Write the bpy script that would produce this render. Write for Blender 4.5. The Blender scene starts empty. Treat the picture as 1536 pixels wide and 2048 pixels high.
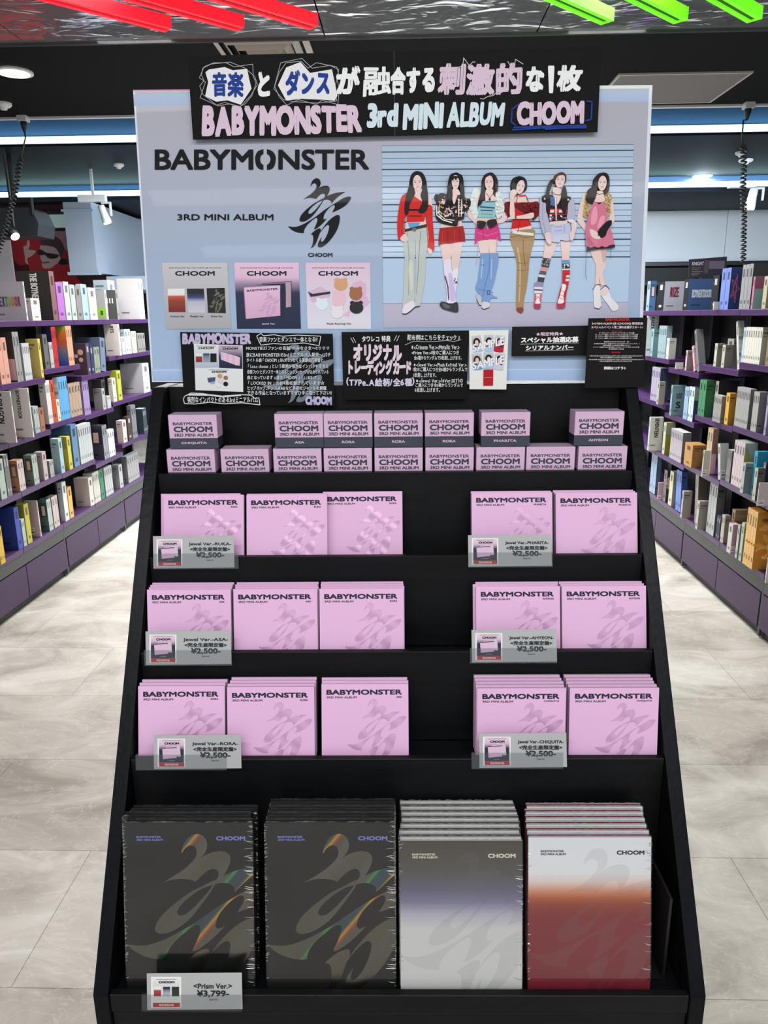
import bpy, bmesh, math, random
from mathutils import Vector, Matrix
from mathutils.geometry import tessellate_polygon

SC = bpy.context.scene
COL = SC.collection
random.seed(7)
RAD = math.radians

# ------------------------------------------------------------------ camera, world, lights, exposure
FPX, PITCH, ROLL, EYE = 1500.0, RAD(14.65), 0.010, 1.5
CAMP = Vector((0, 0, EYE))
_f = Vector((0, math.cos(PITCH), -math.sin(PITCH)))
_r0 = Vector((1, 0, 0)); _u0 = _r0.cross(_f)
_r = _r0 * math.cos(ROLL) - _u0 * math.sin(ROLL)
_u = _r0 * math.sin(ROLL) + _u0 * math.cos(ROLL)
cd = bpy.data.cameras.new('camera'); cam = bpy.data.objects.new('camera', cd); COL.objects.link(cam)
cd.sensor_fit = 'VERTICAL'; cd.sensor_height = 36; cd.lens = 36 * FPX / 2048; cd.clip_start = 0.02
M = Matrix.Identity(4)
for i in range(3):
    M[i][0], M[i][1], M[i][2], M[i][3] = _r[i], _u[i], -_f[i], CAMP[i]
cam.matrix_world = M
SC.camera = cam
SC.view_settings.view_transform = 'Standard'; SC.view_settings.look = 'None'
SC.view_settings.gamma = 1; SC.view_settings.use_curve_mapping = False
SC.view_settings.exposure = 0.55
SC.cycles.max_bounces = 6; SC.cycles.diffuse_bounces = 3; SC.cycles.glossy_bounces = 3
SC.cycles.transparent_max_bounces = 10; SC.cycles.transmission_bounces = 3
SC.cycles.sample_clamp_indirect = 4; SC.cycles.caustics_reflective = False; SC.cycles.caustics_refractive = False
W = bpy.data.worlds.new('ambient_fill'); SC.world = W; W.use_nodes = True  # even ambient fill, added to brighten the rack front
W.node_tree.nodes['Background'].inputs[0].default_value = (0.92, 0.96, 1.0, 1)
W.node_tree.nodes['Background'].inputs[1].default_value = 0.46

def area(name, loc, rot, sx, sy, power, col=(1, 1, 1), spread=180):
    l = bpy.data.lights.new(name, 'AREA'); l.shape = 'RECTANGLE'; l.size = sx; l.size_y = sy
    l.energy = power; l.color = col; l.spread = RAD(spread)
    o = bpy.data.objects.new(name, l); COL.objects.link(o); o.location = loc; o.rotation_euler = [RAD(a) for a in rot]
    return o
# unseen area lights added to brighten rack, aisles and back wall, and streak foils
area('added_fill_front', (0.0, -0.35, 2.74), (12, 0, 0), 2.8, 0.14, 27, (1.0, 0.985, 0.97))
area('added_fill_middle', (0.0, -1.5, 2.74), (16, 0, 0), 2.8, 0.14, 15, (1.0, 0.985, 0.97))
area('added_fill_rear', (0.0, -2.6, 2.74), (20, 0, 0), 2.8, 0.14, 14, (1.0, 0.985, 0.97))
area('added_fill_aisle_left', (-1.15, 4.5, 2.76), (0, 0, 0), 0.35, 4.8, 142, (1.0, 0.97, 0.93))  # added fill along both aisles for floor and shelves, no fixture modelled
area('added_fill_aisle_right', (1.05, 4.5, 2.76), (0, 0, 0), 0.35, 4.8, 142, (1.0, 0.97, 0.93))
area('added_fill_back', (1.3, 6.5, 2.70), (12, 0, 0), 6.0, 0.4, 230, (0.74, 0.88, 1.0))  # added bluish fill to brighten the pale back panels

# ------------------------------------------------------------------ colour and materials
def lin(c):
    if isinstance(c, str): c = [int(c[i:i + 2], 16) for i in (0, 2, 4)]
    return tuple((x / 255 / 12.92) if x / 255 <= .04045 else ((x / 255 + .055) / 1.055) ** 2.4 for x in c)
MATS = {}
def mat(name, col=(128, 128, 128), rough=.5, metal=0., spec=.5, emit=None, es=1., coat=0., noise=None, bump=None, alpha=1., attr=False, coat_rough=.05, film=0.):
    if name in MATS: return MATS[name]
    m = bpy.data.materials.new(name); m.use_nodes = True; nt = m.node_tree; b = nt.nodes['Principled BSDF']
    b.inputs['Base Color'].default_value = (*lin(col), 1)
    b.inputs['Roughness'].default_value = rough; b.inputs['Metallic'].default_value = metal
    b.inputs['Specular IOR Level'].default_value = spec
    b.inputs['Coat Weight'].default_value = coat; b.inputs['Coat Roughness'].default_value = coat_rough
    if film: b.inputs['Thin Film Thickness'].default_value = film; b.inputs['Thin Film IOR'].default_value = 1.6
    if emit is not None:
        b.inputs['Emission Color'].default_value = (*lin(emit), 1); b.inputs['Emission Strength'].default_value = es
    tc = None
    if attr:
        a = nt.nodes.new('ShaderNodeAttribute'); a.attribute_name = 'Col'
        nt.links.new(a.outputs['Color'], b.inputs['Base Color'])
    if noise or bump:
        tc = nt.nodes.new('ShaderNodeTexCoord')
    if noise:   # (scale, second colour, contrast lo, hi, stretch)
        sc, c2, lo, hi, st = noise
        mp = nt.nodes.new('ShaderNodeMapping'); mp.inputs['Scale'].default_value = st
        n = nt.nodes.new('ShaderNodeTexNoise'); n.inputs['Scale'].default_value = sc; n.inputs['Detail'].default_value = 6
        cr = nt.nodes.new('ShaderNodeValToRGB'); cr.color_ramp.elements[0].position = lo; cr.color_ramp.elements[1].position = hi
        cr.color_ramp.elements[0].color = (*lin(col), 1); cr.color_ramp.elements[1].color = (*lin(c2), 1)
        nt.links.new(tc.outputs['Object'], mp.inputs[0]); nt.links.new(mp.outputs[0], n.inputs[0])
        nt.links.new(n.outputs[0], cr.inputs[0]); nt.links.new(cr.outputs[0], b.inputs['Base Color'])
    if bump:    # (scale, strength, stretch)
        mp = nt.nodes.new('ShaderNodeMapping'); mp.inputs['Scale'].default_value = bump[2]
        n = nt.nodes.new('ShaderNodeTexNoise'); n.inputs['Scale'].default_value = bump[0]; n.inputs['Detail'].default_value = 4
        bp = nt.nodes.new('ShaderNodeBump'); bp.inputs['Strength'].default_value = bump[1]; bp.inputs['Distance'].default_value = .01
        nt.links.new(tc.outputs['Object'], mp.inputs[0]); nt.links.new(mp.outputs[0], n.inputs[0])
        nt.links.new(n.outputs[0], bp.inputs['Height']); nt.links.new(bp.outputs[0], b.inputs['Normal'])
    MATS[name] = m
    return m

def clear_mat(name, tint=(235, 240, 242), gloss=.12, rough=.08):
    m = bpy.data.materials.new(name); m.use_nodes = True; nt = m.node_tree; nt.nodes.clear()
    out = nt.nodes.new('ShaderNodeOutputMaterial'); mx = nt.nodes.new('ShaderNodeMixShader')
    t = nt.nodes.new('ShaderNodeBsdfTransparent'); t.inputs[0].default_value = (*lin(tint), 1)
    g = nt.nodes.new('ShaderNodeBsdfGlossy'); g.inputs['Roughness'].default_value = rough
    mx.inputs[0].default_value = gloss
    nt.links.new(t.outputs[0], mx.inputs[1]); nt.links.new(g.outputs[0], mx.inputs[2]); nt.links.new(mx.outputs[0], out.inputs[0])
    return m

PRINT = mat('printed_card', attr=True, rough=.5, spec=.3)
GLOSSP = mat('glossy_print', attr=True, rough=.55, spec=.15, coat=.2, coat_rough=.04)
FILMP = mat('print_behind_film', attr=True, rough=.65, spec=.1, coat=.07, coat_rough=.03)
WRAP = mat('shrink_wrapped_print', attr=True, rough=.4, spec=.4, coat=.6, coat_rough=.1, bump=(70, .12, (1, 1, 1)))
BLACKWOOD = mat('black_stained_wood', (6, 7, 9), .5, spec=.2, noise=(7, (13, 15, 18), .35, .75, (1, 1, 6)), bump=(60, .06, (1, 12, 12)))
SCUFFED = mat('scuffed_black_edge', (5, 8, 13), .32, spec=.12, noise=(9, (15, 19, 26), .5, .85, (1, 1, 1)), bump=(80, .05, (1, 1, 1)))
PURPLE = mat('purple_laminate', (68, 42, 84), .35, spec=.4)
PURPLEDOOR = mat('purple_door_laminate', (60, 40, 71), .45, spec=.35)
GREYRAIL = mat('grey_rail_paint', (62, 63, 63), .5)
BLACKMETAL = mat('black_powder_coat', (12, 12, 13), .5)
STEEL = mat('dark_steel', (62, 62, 64), .35, metal=.6)
WHITEP = mat('white_paint', (226, 228, 230), .5)
WHITEPL = mat('white_plastic', (225, 226, 226), .4)
BLACKPL = mat('black_rubber', (14, 14, 15), .5)
ACRYL = clear_mat('clear_acrylic', (243, 244, 245), .05, .05)
SIGNP = mat('matt_sign_card', attr=True, rough=.6, spec=.1)
CASE = mat('jewel_case_plastic', (186, 176, 186), .15, spec=.6, coat=.4)
FOILPINK = mat('pink_holographic_foil', (206, 160, 200), .3, metal=.12, film=420)
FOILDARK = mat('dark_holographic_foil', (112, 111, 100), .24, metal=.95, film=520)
def film_bands(m, ang, scale, lo, hi, bump):
    # holographic foil: an iridescent film whose thickness runs in slanting bands
    nt = m.node_tree; b = nt.nodes['Principled BSDF']; tc = nt.nodes.new('ShaderNodeTexCoord'); mp = nt.nodes.new('ShaderNodeMapping')
    mp.inputs['Rotation'].default_value = (0, 0, ang); wv = nt.nodes.new('ShaderNodeTexWave'); wv.inputs['Scale'].default_value = scale; wv.inputs['Distortion'].default_value = .6; wv.inputs['Detail'].default_value = 1
    mr = nt.nodes.new('ShaderNodeMapRange'); mr.inputs['To Min'].default_value = lo; mr.inputs['To Max'].default_value = hi
    bp = nt.nodes.new('ShaderNodeBump'); bp.inputs['Strength'].default_value = bump; bp.inputs['Distance'].default_value = .004
    nt.links.new(tc.outputs['Object'], mp.inputs[0]); nt.links.new(mp.outputs[0], wv.inputs[0]); nt.links.new(wv.outputs[1], mr.inputs[0])
    nt.links.new(mr.outputs[0], b.inputs['Thin Film Thickness']); nt.links.new(wv.outputs[1], bp.inputs['Height']); nt.links.new(bp.outputs[0], b.inputs['Normal'])
film_bands(FOILDARK, RAD(40), 7.0, 220, 900, .5)
def foil_glints(m, ang, scale):      # slanting rainbow glints of reflected light, painted into the foil's base colour
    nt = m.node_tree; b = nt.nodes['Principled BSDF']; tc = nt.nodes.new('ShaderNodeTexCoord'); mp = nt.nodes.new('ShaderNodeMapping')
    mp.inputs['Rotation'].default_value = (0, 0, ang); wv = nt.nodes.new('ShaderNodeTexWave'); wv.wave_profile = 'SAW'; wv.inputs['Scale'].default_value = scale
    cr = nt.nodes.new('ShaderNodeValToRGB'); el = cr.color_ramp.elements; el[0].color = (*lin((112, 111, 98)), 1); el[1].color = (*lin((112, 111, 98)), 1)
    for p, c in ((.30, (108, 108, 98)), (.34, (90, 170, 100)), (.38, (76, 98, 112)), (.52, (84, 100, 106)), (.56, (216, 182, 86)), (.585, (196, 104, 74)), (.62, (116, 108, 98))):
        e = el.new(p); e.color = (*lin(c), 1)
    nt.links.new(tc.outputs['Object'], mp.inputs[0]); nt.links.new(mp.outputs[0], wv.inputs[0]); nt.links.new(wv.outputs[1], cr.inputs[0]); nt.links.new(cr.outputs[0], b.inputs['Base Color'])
foil_glints(FOILDARK, RAD(40), 3.1)
film_bands(FOILPINK, RAD(-52), 14.0, 300, 600, .3)
FOILTEXT = mat('blue_foil_lettering', (120, 128, 205), .35, metal=.3)

# ------------------------------------------------------------------ pixel <-> space helpers (photo frame 1536 x 2048)
def ray(px, py): return _f + _r * ((px - 768) / FPX) + _u * ((1024 - py) / FPX)
def at_z(px, py, z):
    d = ray(px, py); return CAMP + d * ((z - EYE) / d.z)
def at_y(px, py, y):
    d = ray(px, py); return CAMP + d * (y / d.y)
def at_plane(px, py, p0, n):
    d = ray(px, py); return CAMP + d * ((p0 - CAMP).dot(n) / d.dot(n))
def solve_u(px, base, dirv):     # the t with base + t*dirv on image column px
    q = _r - _f * ((px - 768) / FPX); return -(base - CAMP).dot(q) / dirv.dot(q)
def solve_v(py, base, dirv):
    q = _u - _f * ((1024 - py) / FPX); return -(base - CAMP).dot(q) / dirv.dot(q)

class Plane:
    """A flat plane with its own 2D axes: right R, up U, normal N towards the viewer."""
    def __init__(s, p0, R, U):
        s.p0 = Vector(p0); s.R = Vector(R).normalized(); s.U = Vector(U).normalized(); s.N = s.R.cross(s.U).normalized()
    def px(s, u, v):
        q = at_plane(u, v, s.p0, s.N) - s.p0; return (q.dot(s.R), q.dot(s.U))
    def pts(s, l): return [(*s.px(p[0], p[1]), *p[2:]) for p in l]
    def matrix(s, x=0, y=0, z=0):
        p = s.p0 + s.R * x + s.U * y + s.N * z; m = Matrix.Identity(4)
        for i in range(3): m[i][0], m[i][1], m[i][2], m[i][3] = s.R[i], s.U[i], s.N[i], p[i]
        return m

# ------------------------------------------------------------------ text outlines (built-in font) as triangles
_TX = {}
def glyphs(s, shear=0., space=1.):
    k = (s, shear, space)
    if k in _TX: return _TX[k]
    c = bpy.data.curves.new('t', 'FONT'); c.body = s; c.resolution_u = 3; c.shear = shear; c.space_character = space
    c.fill_mode = 'FRONT'
    o = bpy.data.objects.new('t', c); COL.objects.link(o)
    dg = bpy.context.evaluated_depsgraph_get(); me = bpy.data.meshes.new_from_object(o.evaluated_get(dg))
    V = [(v.co.x, v.co.y) for v in me.vertices]; T = [tuple(p.vertices) for p in me.polygons]
    bpy.data.objects.remove(o); bpy.data.curves.remove(c); bpy.data.meshes.remove(me)
    if not V: V = [(0, 0), (1, 0), (0, 1)]; T = []
    x0 = min(v[0] for v in V); x1 = max(v[0] for v in V); y0 = min(v[1] for v in V); y1 = max(v[1] for v in V)
    _TX[k] = ([((x - x0) / max(x1 - x0, 1e-6), (y - y0) / max(y1 - y0, 1e-6)) for x, y in V], T, max(x1 - x0, 1e-6), max(y1 - y0, 1e-6))
    return _TX[k]

def smooth(pts, n=4):
    """Closed outline; a point given as (x, y, 1) is a corner, the others are joined by a Catmull-Rom curve."""
    N = len(pts); out = []
    for i in range(N):
        p0, p1, p2, p3 = pts[i - 1], pts[i], pts[(i + 1) % N], pts[(i + 2) % N]
        if len(p1) > 2: p0 = p1
        if len(p2) > 2: p3 = p2
        for k in range(n):
            t = k / n
            out.append(tuple(.5 * (2 * p1[a] + (p2[a] - p0[a]) * t + (2 * p0[a] - 5 * p1[a] + 4 * p2[a] - p3[a]) * t * t + (3 * p1[a] - p0[a] - 3 * p2[a] + p3[a]) * t ** 3) for a in (0, 1)))
    return out

class MB:
    """Collects coloured geometry into one mesh. Flat layers (lay) stack upwards by DZ so that prints never fight."""
    DZ = .00006
    def __init__(s, z=0.): s.V = []; s.F = []; s.C = []; s.I = []; s.z = z
    def face(s, idx, c, mi=0): s.F.append(idx); s.C.append(c); s.I.append(mi)
    def add(s, vs, fs, c, mi=0):
        b = len(s.V); s.V += [tuple(v) for v in vs]
        for f in fs: s.face([b + i for i in f], c, mi)
    def box(s, x0, x1, y0, y1, z0, z1, c=(255, 255, 255), mi=0, faces=None):
        vs = [(x0, y0, z0), (x1, y0, z0), (x1, y1, z0), (x0, y1, z0), (x0, y0, z1), (x1, y0, z1), (x1, y1, z1), (x0, y1, z1)]
        b = len(s.V); s.V += vs; cc = {k: c for k in ('-z', '+z', '-y', '+x', '+y', '-x')}
        if faces: cc.update(faces)
        for k, f in (('-z', (3, 2, 1, 0)), ('+z', (4, 5, 6, 7)), ('-y', (0, 1, 5, 4)), ('+x', (1, 2, 6, 5)), ('+y', (2, 3, 7, 6)), ('-x', (3, 0, 4, 7))):
            s.face([b + i for i in f], cc[k], mi)
    def prism(s, pts, z0, z1, c, mi=0):
        n = len(pts); b = len(s.V); s.V += [(x, y, z0) for x, y in pts] + [(x, y, z1) for x, y in pts]
        ar = sum(pts[i][0] * pts[(i + 1) % n][1] - pts[(i + 1) % n][0] * pts[i][1] for i in range(n))
        o = list(range(n)) if ar > 0 else list(range(n))[::-1]
        s.face([b + n + i for i in o], c, mi); s.face([b + i for i in o[::-1]], c, mi)
        for k in range(n):
            i, j = o[k], o[(k + 1) % n]; s.face([b + i, b + j, b + n + j, b + n + i], c, mi)
    def lay(s, pts, c, holes=None, mi=0, z=None):
        if z is None: s.z += s.DZ; z = s.z
        loops = [[Vector((x, y, 0)) for x, y in l] for l in [pts] + (holes or [])]
        flat = [p for l in loops for p in l]
        b = len(s.V); s.V += [(p.x, p.y, z) for p in flat]
        for t in tessellate_polygon(loops):
            a, bb, cc = [flat[i] for i in t]
            cr = (bb.x - a.x) * (cc.y - a.y) - (bb.y - a.y) * (cc.x - a.x)
            s.face([b + i for i in (t if cr > 0 else t[::-1])], c, mi)
    def rect(s, x0, y0, x1, y1, c, mi=0, z=None): s.lay([(x0, y0), (x1, y0), (x1, y1), (x0, y1)], c, mi=mi, z=z)
    def grad(s, quad, stops, mi=0):
        """quad = BL, BR, TR, TL; stops = [(t from bottom, colour)]"""
        s.z += s.DZ; q = [Vector(p) for p in quad]
        for (t0, c0), (t1, c1) in zip(stops, stops[1:]):
            L0, L1, R0, R1 = q[0].lerp(q[3], t0), q[0].lerp(q[3], t1), q[1].lerp(q[2], t0), q[1].lerp(q[2], t1)
            b = len(s.V); s.V += [(p.x, p.y, s.z) for p in (L0, R0, R1, L1)]
            s.face([b, b + 1, b + 2, b + 3], [c0, c0, c1, c1], mi)
    def ell(s, cx, cy, rx, ry, c, n=20, rot=0., mi=0, z=None):
        s.lay([(cx + rx * math.cos(a) * math.cos(rot) - ry * math.sin(a) * math.sin(rot), cy + rx * math.cos(a) * math.sin(rot) + ry * math.sin(a) * math.cos(rot)) for a in [2 * math.pi * i / n for i in range(n)]], c, mi=mi, z=z)
    def line(s, pts, w, c, closed=False, mi=0):
        s.z += s.DZ; P = [Vector(p) for p in pts]
        if closed: P.append(P[0])
        for a, b in zip(P, P[1:]):
            d = b - a
            if d.length < 1e-7: continue
            d.normalize(); n = Vector((-d.y, d.x)) * w / 2; e = d * w * .3
            k = len(s.V); s.V += [(*(a - e - n), s.z), (*(b + e - n), s.z), (*(b + e + n), s.z), (*(a - e + n), s.z)]
            s.face([k, k + 1, k + 2, k + 3], c, mi)
    def text(s, t, quad, c, bold=0., shear=0., mi=0, space=1., up=True):
        """Fits the outline's box to quad = BL, BR, TR, TL (local coordinates). bold = smear in parts of the line height."""
        V, T, w, h = glyphs(t, shear, space); q = [Vector(p) for p in quad]
        if up: s.z += s.DZ
        offs = [(0, 0)] if not bold else [(bold, bold), (-bold, bold), (bold, -bold), (-bold, -bold), (bold * 1.3, 0), (-bold * 1.3, 0)]
        H = (q[3] - q[0]).length; Wd = max((q[1] - q[0]).length, 1e-6)
        for oi, (ox, oy) in enumerate(offs):
            b = len(s.V); zk = s.z + oi * 8e-6
            for x, y in V:
                if bold: x = (x - .5) * (1 - 2 * bold * H / Wd) + .5 + ox * H / Wd; y = (y - .5) * (1 - 2 * bold) + .5 + oy
                p = q[0].lerp(q[1], x).lerp(q[3].lerp(q[2], x), y); s.V.append((p.x, p.y, zk))
            for f in T: s.face([b + i for i in f], c, mi)
    def hand(s, t, quad, c, bold=.03, jit=1., seed=0, mi=0, seen=None):
        """Hand lettering: every character set on its own with a little swing."""
        rnd = random.Random(seed + len(t)); cells = []; x = 0.
        for ch in t:
            if ch == ' ': x += .35; continue
            V, T, w, h = glyphs(ch); cjk = ord(ch) > 0x2000
            small = ch in 'ーっゃゅょッャュョィァ、。・'
            adv = 1.0 if cjk and not small else max(w, .12)
            yo = 0.; hh = h
            if cjk:
                c0 = bpy_glyph_box(ch); yo = c0
            cells.append((ch, x + (adv - w) / 2, yo, w, h)); x += adv + (.04 if cjk else .13)
        y0 = min(k[2] for k in cells); y1 = max(k[2] + k[4] for k in cells); q = [Vector(p) for p in quad]
        s.z += s.DZ
        for ci, (ch, cx, cy, w, h) in enumerate(cells):
            V, T, _, _ = glyphs(ch); ang = rnd.uniform(-.07, .07) * jit; dy = rnd.uniform(-.05, .05) * jit; k = 1 + rnd.uniform(-.07, .07) * jit
            bb = bold
            for oi, (ox, oy) in enumerate([(0, 0)] if not bb else [(bb, bb), (-bb, bb), (bb, -bb), (-bb, -bb), (bb * 1.4, 0), (-bb * 1.4, 0)]):
                zk = s.z + oi * 8e-6 + (ci % 2) * 4.8e-5
                b = len(s.V)
                for vx, vy in V:
                    lx, ly = (vx - .5) * w * k, (vy - .5) * h * k
                    gx = cx + w / 2 + lx * math.cos(ang) - ly * math.sin(ang) + ox; gy = cy + h / 2 + dy + lx * math.sin(ang) + ly * math.cos(ang) + oy
                    fx, fy = gx / x, (gy - y0) / (y1 - y0)
                    p = q[0].lerp(q[1], fx).lerp(q[3].lerp(q[2], fx), fy); s.V.append((p.x, p.y, zk))
                for f in T: s.face([b + i for i in f], c, mi)
        s.z += 5e-5
    def tube(s, pts, r, c=(255, 255, 255), n=8, mi=0, cap=True):
        P = [Vector(p) for p in pts]; rings = []; ref = None
        for i, p in enumerate(P):
            d = (P[min(i + 1, len(P) - 1)] - P[max(i - 1, 0)]).normalized()
            if ref is None: ref = d.orthogonal().normalized()
            ref = (ref - d * ref.dot(d)).normalized(); b2 = d.cross(ref)
            rr = r[i] if isinstance(r, (list, tuple)) else r
            k = len(s.V); s.V += [tuple(p + (ref * math.cos(a) + b2 * math.sin(a)) * rr) for a in [2 * math.pi * j / n for j in range(n)]]; rings.append(k)
        for a, b in zip(rings, rings[1:]):
            for j in range(n): s.face([a + j, a + (j + 1) % n, b + (j + 1) % n, b + j], c, mi)
        if cap: s.face([rings[0] + j for j in range(n)][::-1], c, mi); s.face([rings[-1] + j for j in range(n)], c, mi)
    def clip(s, x0, x1, y0, y1): s._clip = (x0, x1, y0, y1); return s
    def build(s, name, mats, parent=None, mw=None, smooth_shade=False):
        me = bpy.data.meshes.new(name); me.from_pydata(s.V, [], s.F)
        ca = me.color_attributes.new('Col', 'FLOAT_COLOR', 'CORNER'); k = 0; buf = []
        cache = {}
        for f, c in zip(s.F, s.C):
            if isinstance(c, list): cs = c
            else: cs = [c] * len(f)
            for x in cs:
                key = x if isinstance(x, str) else tuple(x)
                if key not in cache: cache[key] = (*lin(x), 1.)
                buf += cache[key]
        ca.data.foreach_set('color', buf)
        for m in (mats if isinstance(mats, (list, tuple)) else [mats]): me.materials.append(m)
        me.polygons.foreach_set('material_index', s.I)
        if smooth_shade: me.polygons.foreach_set('use_smooth', [True] * len(s.F))
        me.update()
        o = bpy.data.objects.new(name, me); COL.objects.link(o)
        if parent is not None: o.parent = parent
        if mw is not None: o.matrix_local = mw
        return o
_GB = {}
def bpy_glyph_box(ch):
    """bottom of a character above the base line"""
    if ch in _GB: return _GB[ch]
    c = bpy.data.curves.new('t', 'FONT'); c.body = ch; o = bpy.data.objects.new('t', c); COL.objects.link(o)
    dg = bpy.context.evaluated_depsgraph_get(); me = bpy.data.meshes.new_from_object(o.evaluated_get(dg))
    _GB[ch] = min((v.co.y for v in me.vertices), default=0.)
    bpy.data.objects.remove(o); bpy.data.curves.remove(c); bpy.data.meshes.remove(me)
    return _GB[ch]

def tag(o, label=None, cat=None, group=None, kind=None):
    if label: o['label'] = label
    if cat: o['category'] = cat
    if group: o['group'] = group
    if kind: o['kind'] = kind
    return o
def empty(name, mw, label=None, cat=None, group=None):
    o = bpy.data.objects.new(name, None); o.empty_display_size = .05; COL.objects.link(o); o.matrix_local = mw
    return tag(o, label, cat, group)
def copy_tree(o, mw, label, group=None):
    r = o.copy(); COL.objects.link(r); r.matrix_local = mw; r['label'] = label
    if group: r['group'] = group
    for ch in list(o.children):
        c = ch.copy(); COL.objects.link(c); c.parent = r
        for g in ch.children:
            d = g.copy(); COL.objects.link(d); d.parent = c
    return r
def struct(o): o['kind'] = 'structure'; return o
ORD = ['first', 'second', 'third', 'fourth', 'fifth', 'sixth', 'seventh', 'eighth', 'ninth', 'tenth', 'eleventh', 'twelfth']
def rq(x0, y0, x1, y1): return [(x0, y0), (x1, y0), (x1, y1), (x0, y1)]

# the swooping brush emblem (outline units: x 150..1365, y 65..1410 downwards)
E1 = [(440,472,1),(590,370),(650,315),(690,265),(702,215),(690,175),(655,160),(615,185),(585,230,1),(600,160),(640,95),(705,65),(760,90),(782,150),(770,210),(740,255),(710,285,1),(760,245),(830,215),(900,210),(945,235),(955,290),(935,350),(900,415,1),(980,375),(1080,345),(1170,332),(1255,328,1),(1180,370),(1110,420),(1050,480),(985,550,1),(980,510),(950,485),(900,473),(840,482,1),(800,550),(740,640),(660,750),(590,820),(500,880),(420,900),(380,880),(378,840),(410,770),(480,690),(560,620),(650,550),(740,500),(800,465),(845,445),(862,415),(864,395),(850,365),(820,357),(770,380),(720,430),(690,465,1),(660,450),(600,440),(520,445)]
E1H = [(820,490,1),(750,515),(680,560),(610,620),(560,680),(545,720),(560,745),(600,740),(640,710),(690,660),(740,600),(785,545)]
E2 = [(1000,718,1),(1080,690),(1180,640),(1280,570),(1350,480),(1365,440),(1350,418),(1310,418),(1220,445),(1130,500),(1040,555),(950,610),(860,670),(760,745),(660,820),(580,870),(480,930),(380,975),(280,1000),(155,988,1),(200,1035),(270,1080),(340,1105),(400,1115),(460,1115,1),(462,1070),(490,1010),(540,945),(600,890),(660,840),(700,825),(718,840),(715,890),(690,960),(660,1030),(665,1045),(700,1030),(760,985),(830,920),(905,835,1),(870,852),(850,855),(836,835),(845,780),(880,710),(940,640),(1000,590),(1040,578),(1053,605),(1040,650)]
E3 = [(580,1410,1),(610,1370),(635,1290),(640,1210),(632,1165),(615,1148),(590,1145,1),(630,1105),(690,1055),(750,1028),(778,1030),(783,1050),(780,1085,1),(830,1010),(900,920),(980,840),(1060,785),(1110,768),(1140,780),(1150,830),(1140,920),(1110,1020),(1060,1120),(990,1220),(910,1310),(830,1375),(770,1392),(735,1380),(725,1345),(740,1300),(765,1250),(805,1185,1),(795,1220),(785,1255),(790,1280),(810,1283),(840,1260),(880,1200),(920,1110),(940,1030),(945,985),(930,962),(900,965),(850,1010),(800,1070),(760,1130),(735,1200),(700,1290),(670,1350),(630,1390)]
EMB = [(smooth(E1, 3), [smooth(E1H, 3)]), (smooth(E2, 3), None), (smooth(E3, 3), None)]
def clip_poly(P, x0, x1, y0, y1):
    for ax, lim, sg in ((0, x0, 1), (0, x1, -1), (1, y0, 1), (1, y1, -1)):
        out = []
        for i in range(len(P)):
            a, b = P[i - 1], P[i]; ia, ib = (a[ax] - lim) * sg >= 0, (b[ax] - lim) * sg >= 0
            if ia != ib:
                t = (lim - a[ax]) / (b[ax] - a[ax]); out.append((a[0] + (b[0] - a[0]) * t, a[1] + (b[1] - a[1]) * t))
            if ib: out.append(b)
        P = out
        if not P: return P
    return P
def emblem(mb, f, c, mi=0, box=None):
    """f maps emblem units to the plane; drawn triangle by triangle so that it can be cropped by the edge of the print."""
    mb.z += mb.DZ
    for o, h in EMB:
        loops = [[Vector((x, y, 0)) for x, y in l] for l in [o] + (h or [])]; flat = [p for l in loops for p in l]
        for t in tessellate_polygon(loops):
            P = [f(flat[i].x, flat[i].y) for i in t]
            if box: P = clip_poly(P, *box)
            if len(P) < 3: continue
            ar = sum(P[i][0] * P[(i + 1) % len(P)][1] - P[(i + 1) % len(P)][0] * P[i][1] for i in range(len(P)))
            if abs(ar) < 1e-12: continue
            if ar < 0: P = P[::-1]
            b = len(mb.V); mb.V += [(x, y, mb.z) for x, y in P]; mb.face(list(range(b, b + len(P))), c, mi)
# ------------------------------------------------------------------ the shop's own axes (l = across the aisle, w = along it)
ALPHA = RAD(1.75)
SM = Matrix.Rotation(-ALPHA, 4, 'Z'); SMI = SM.inverted()
AL = SM @ Vector((1, 0, 0)); AW = SM @ Vector((0, 1, 0)); AZ = Vector((0, 0, 1))
def sp(l, w, z): return SM @ Vector((l, w, z))
def loc(v): return SMI @ v
def sbox(name, x0, x1, y0, y1, z0, z1, m, c=(255, 255, 255)):
    mb = MB(); mb.box(x0, x1, y0, y1, z0, z1, c); return struct(mb.build(name, m, mw=SM.copy()))
def srot(l, w, z, rz=0): return SM @ Matrix.Translation((l, w, z)) @ Matrix.Rotation(rz, 4, 'Z')

# floor of large stone-look vinyl tiles
fm = bpy.data.materials.new('stone_vinyl'); fm.use_nodes = True; nt = fm.node_tree; b = nt.nodes['Principled BSDF']
N = nt.nodes.new; Lk = nt.links.new
tc = N('ShaderNodeTexCoord'); br = N('ShaderNodeTexBrick'); br.offset = .5
br.inputs['Scale'].default_value = 1.0; br.inputs['Brick Width'].default_value = .92; br.inputs['Row Height'].default_value = .46
br.inputs['Mortar Size'].default_value = .0012; br.inputs['Bias'].default_value = 0
br.inputs['Color1'].default_value = (*lin((216, 213, 208)), 1); br.inputs['Color2'].default_value = (*lin((192, 187, 180)), 1); br.inputs['Mortar'].default_value = (*lin((150, 144, 138)), 1)
n1 = N('ShaderNodeTexNoise'); n1.inputs['Scale'].default_value = 2.6; n1.inputs['Detail'].default_value = 9; n1.inputs['Roughness'].default_value = .62; n1.inputs['Distortion'].default_value = .9
mp = N('ShaderNodeMapping'); mp.inputs['Scale'].default_value = (1, 1.6, 1)
cr = N('ShaderNodeValToRGB'); e = cr.color_ramp.elements
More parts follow.
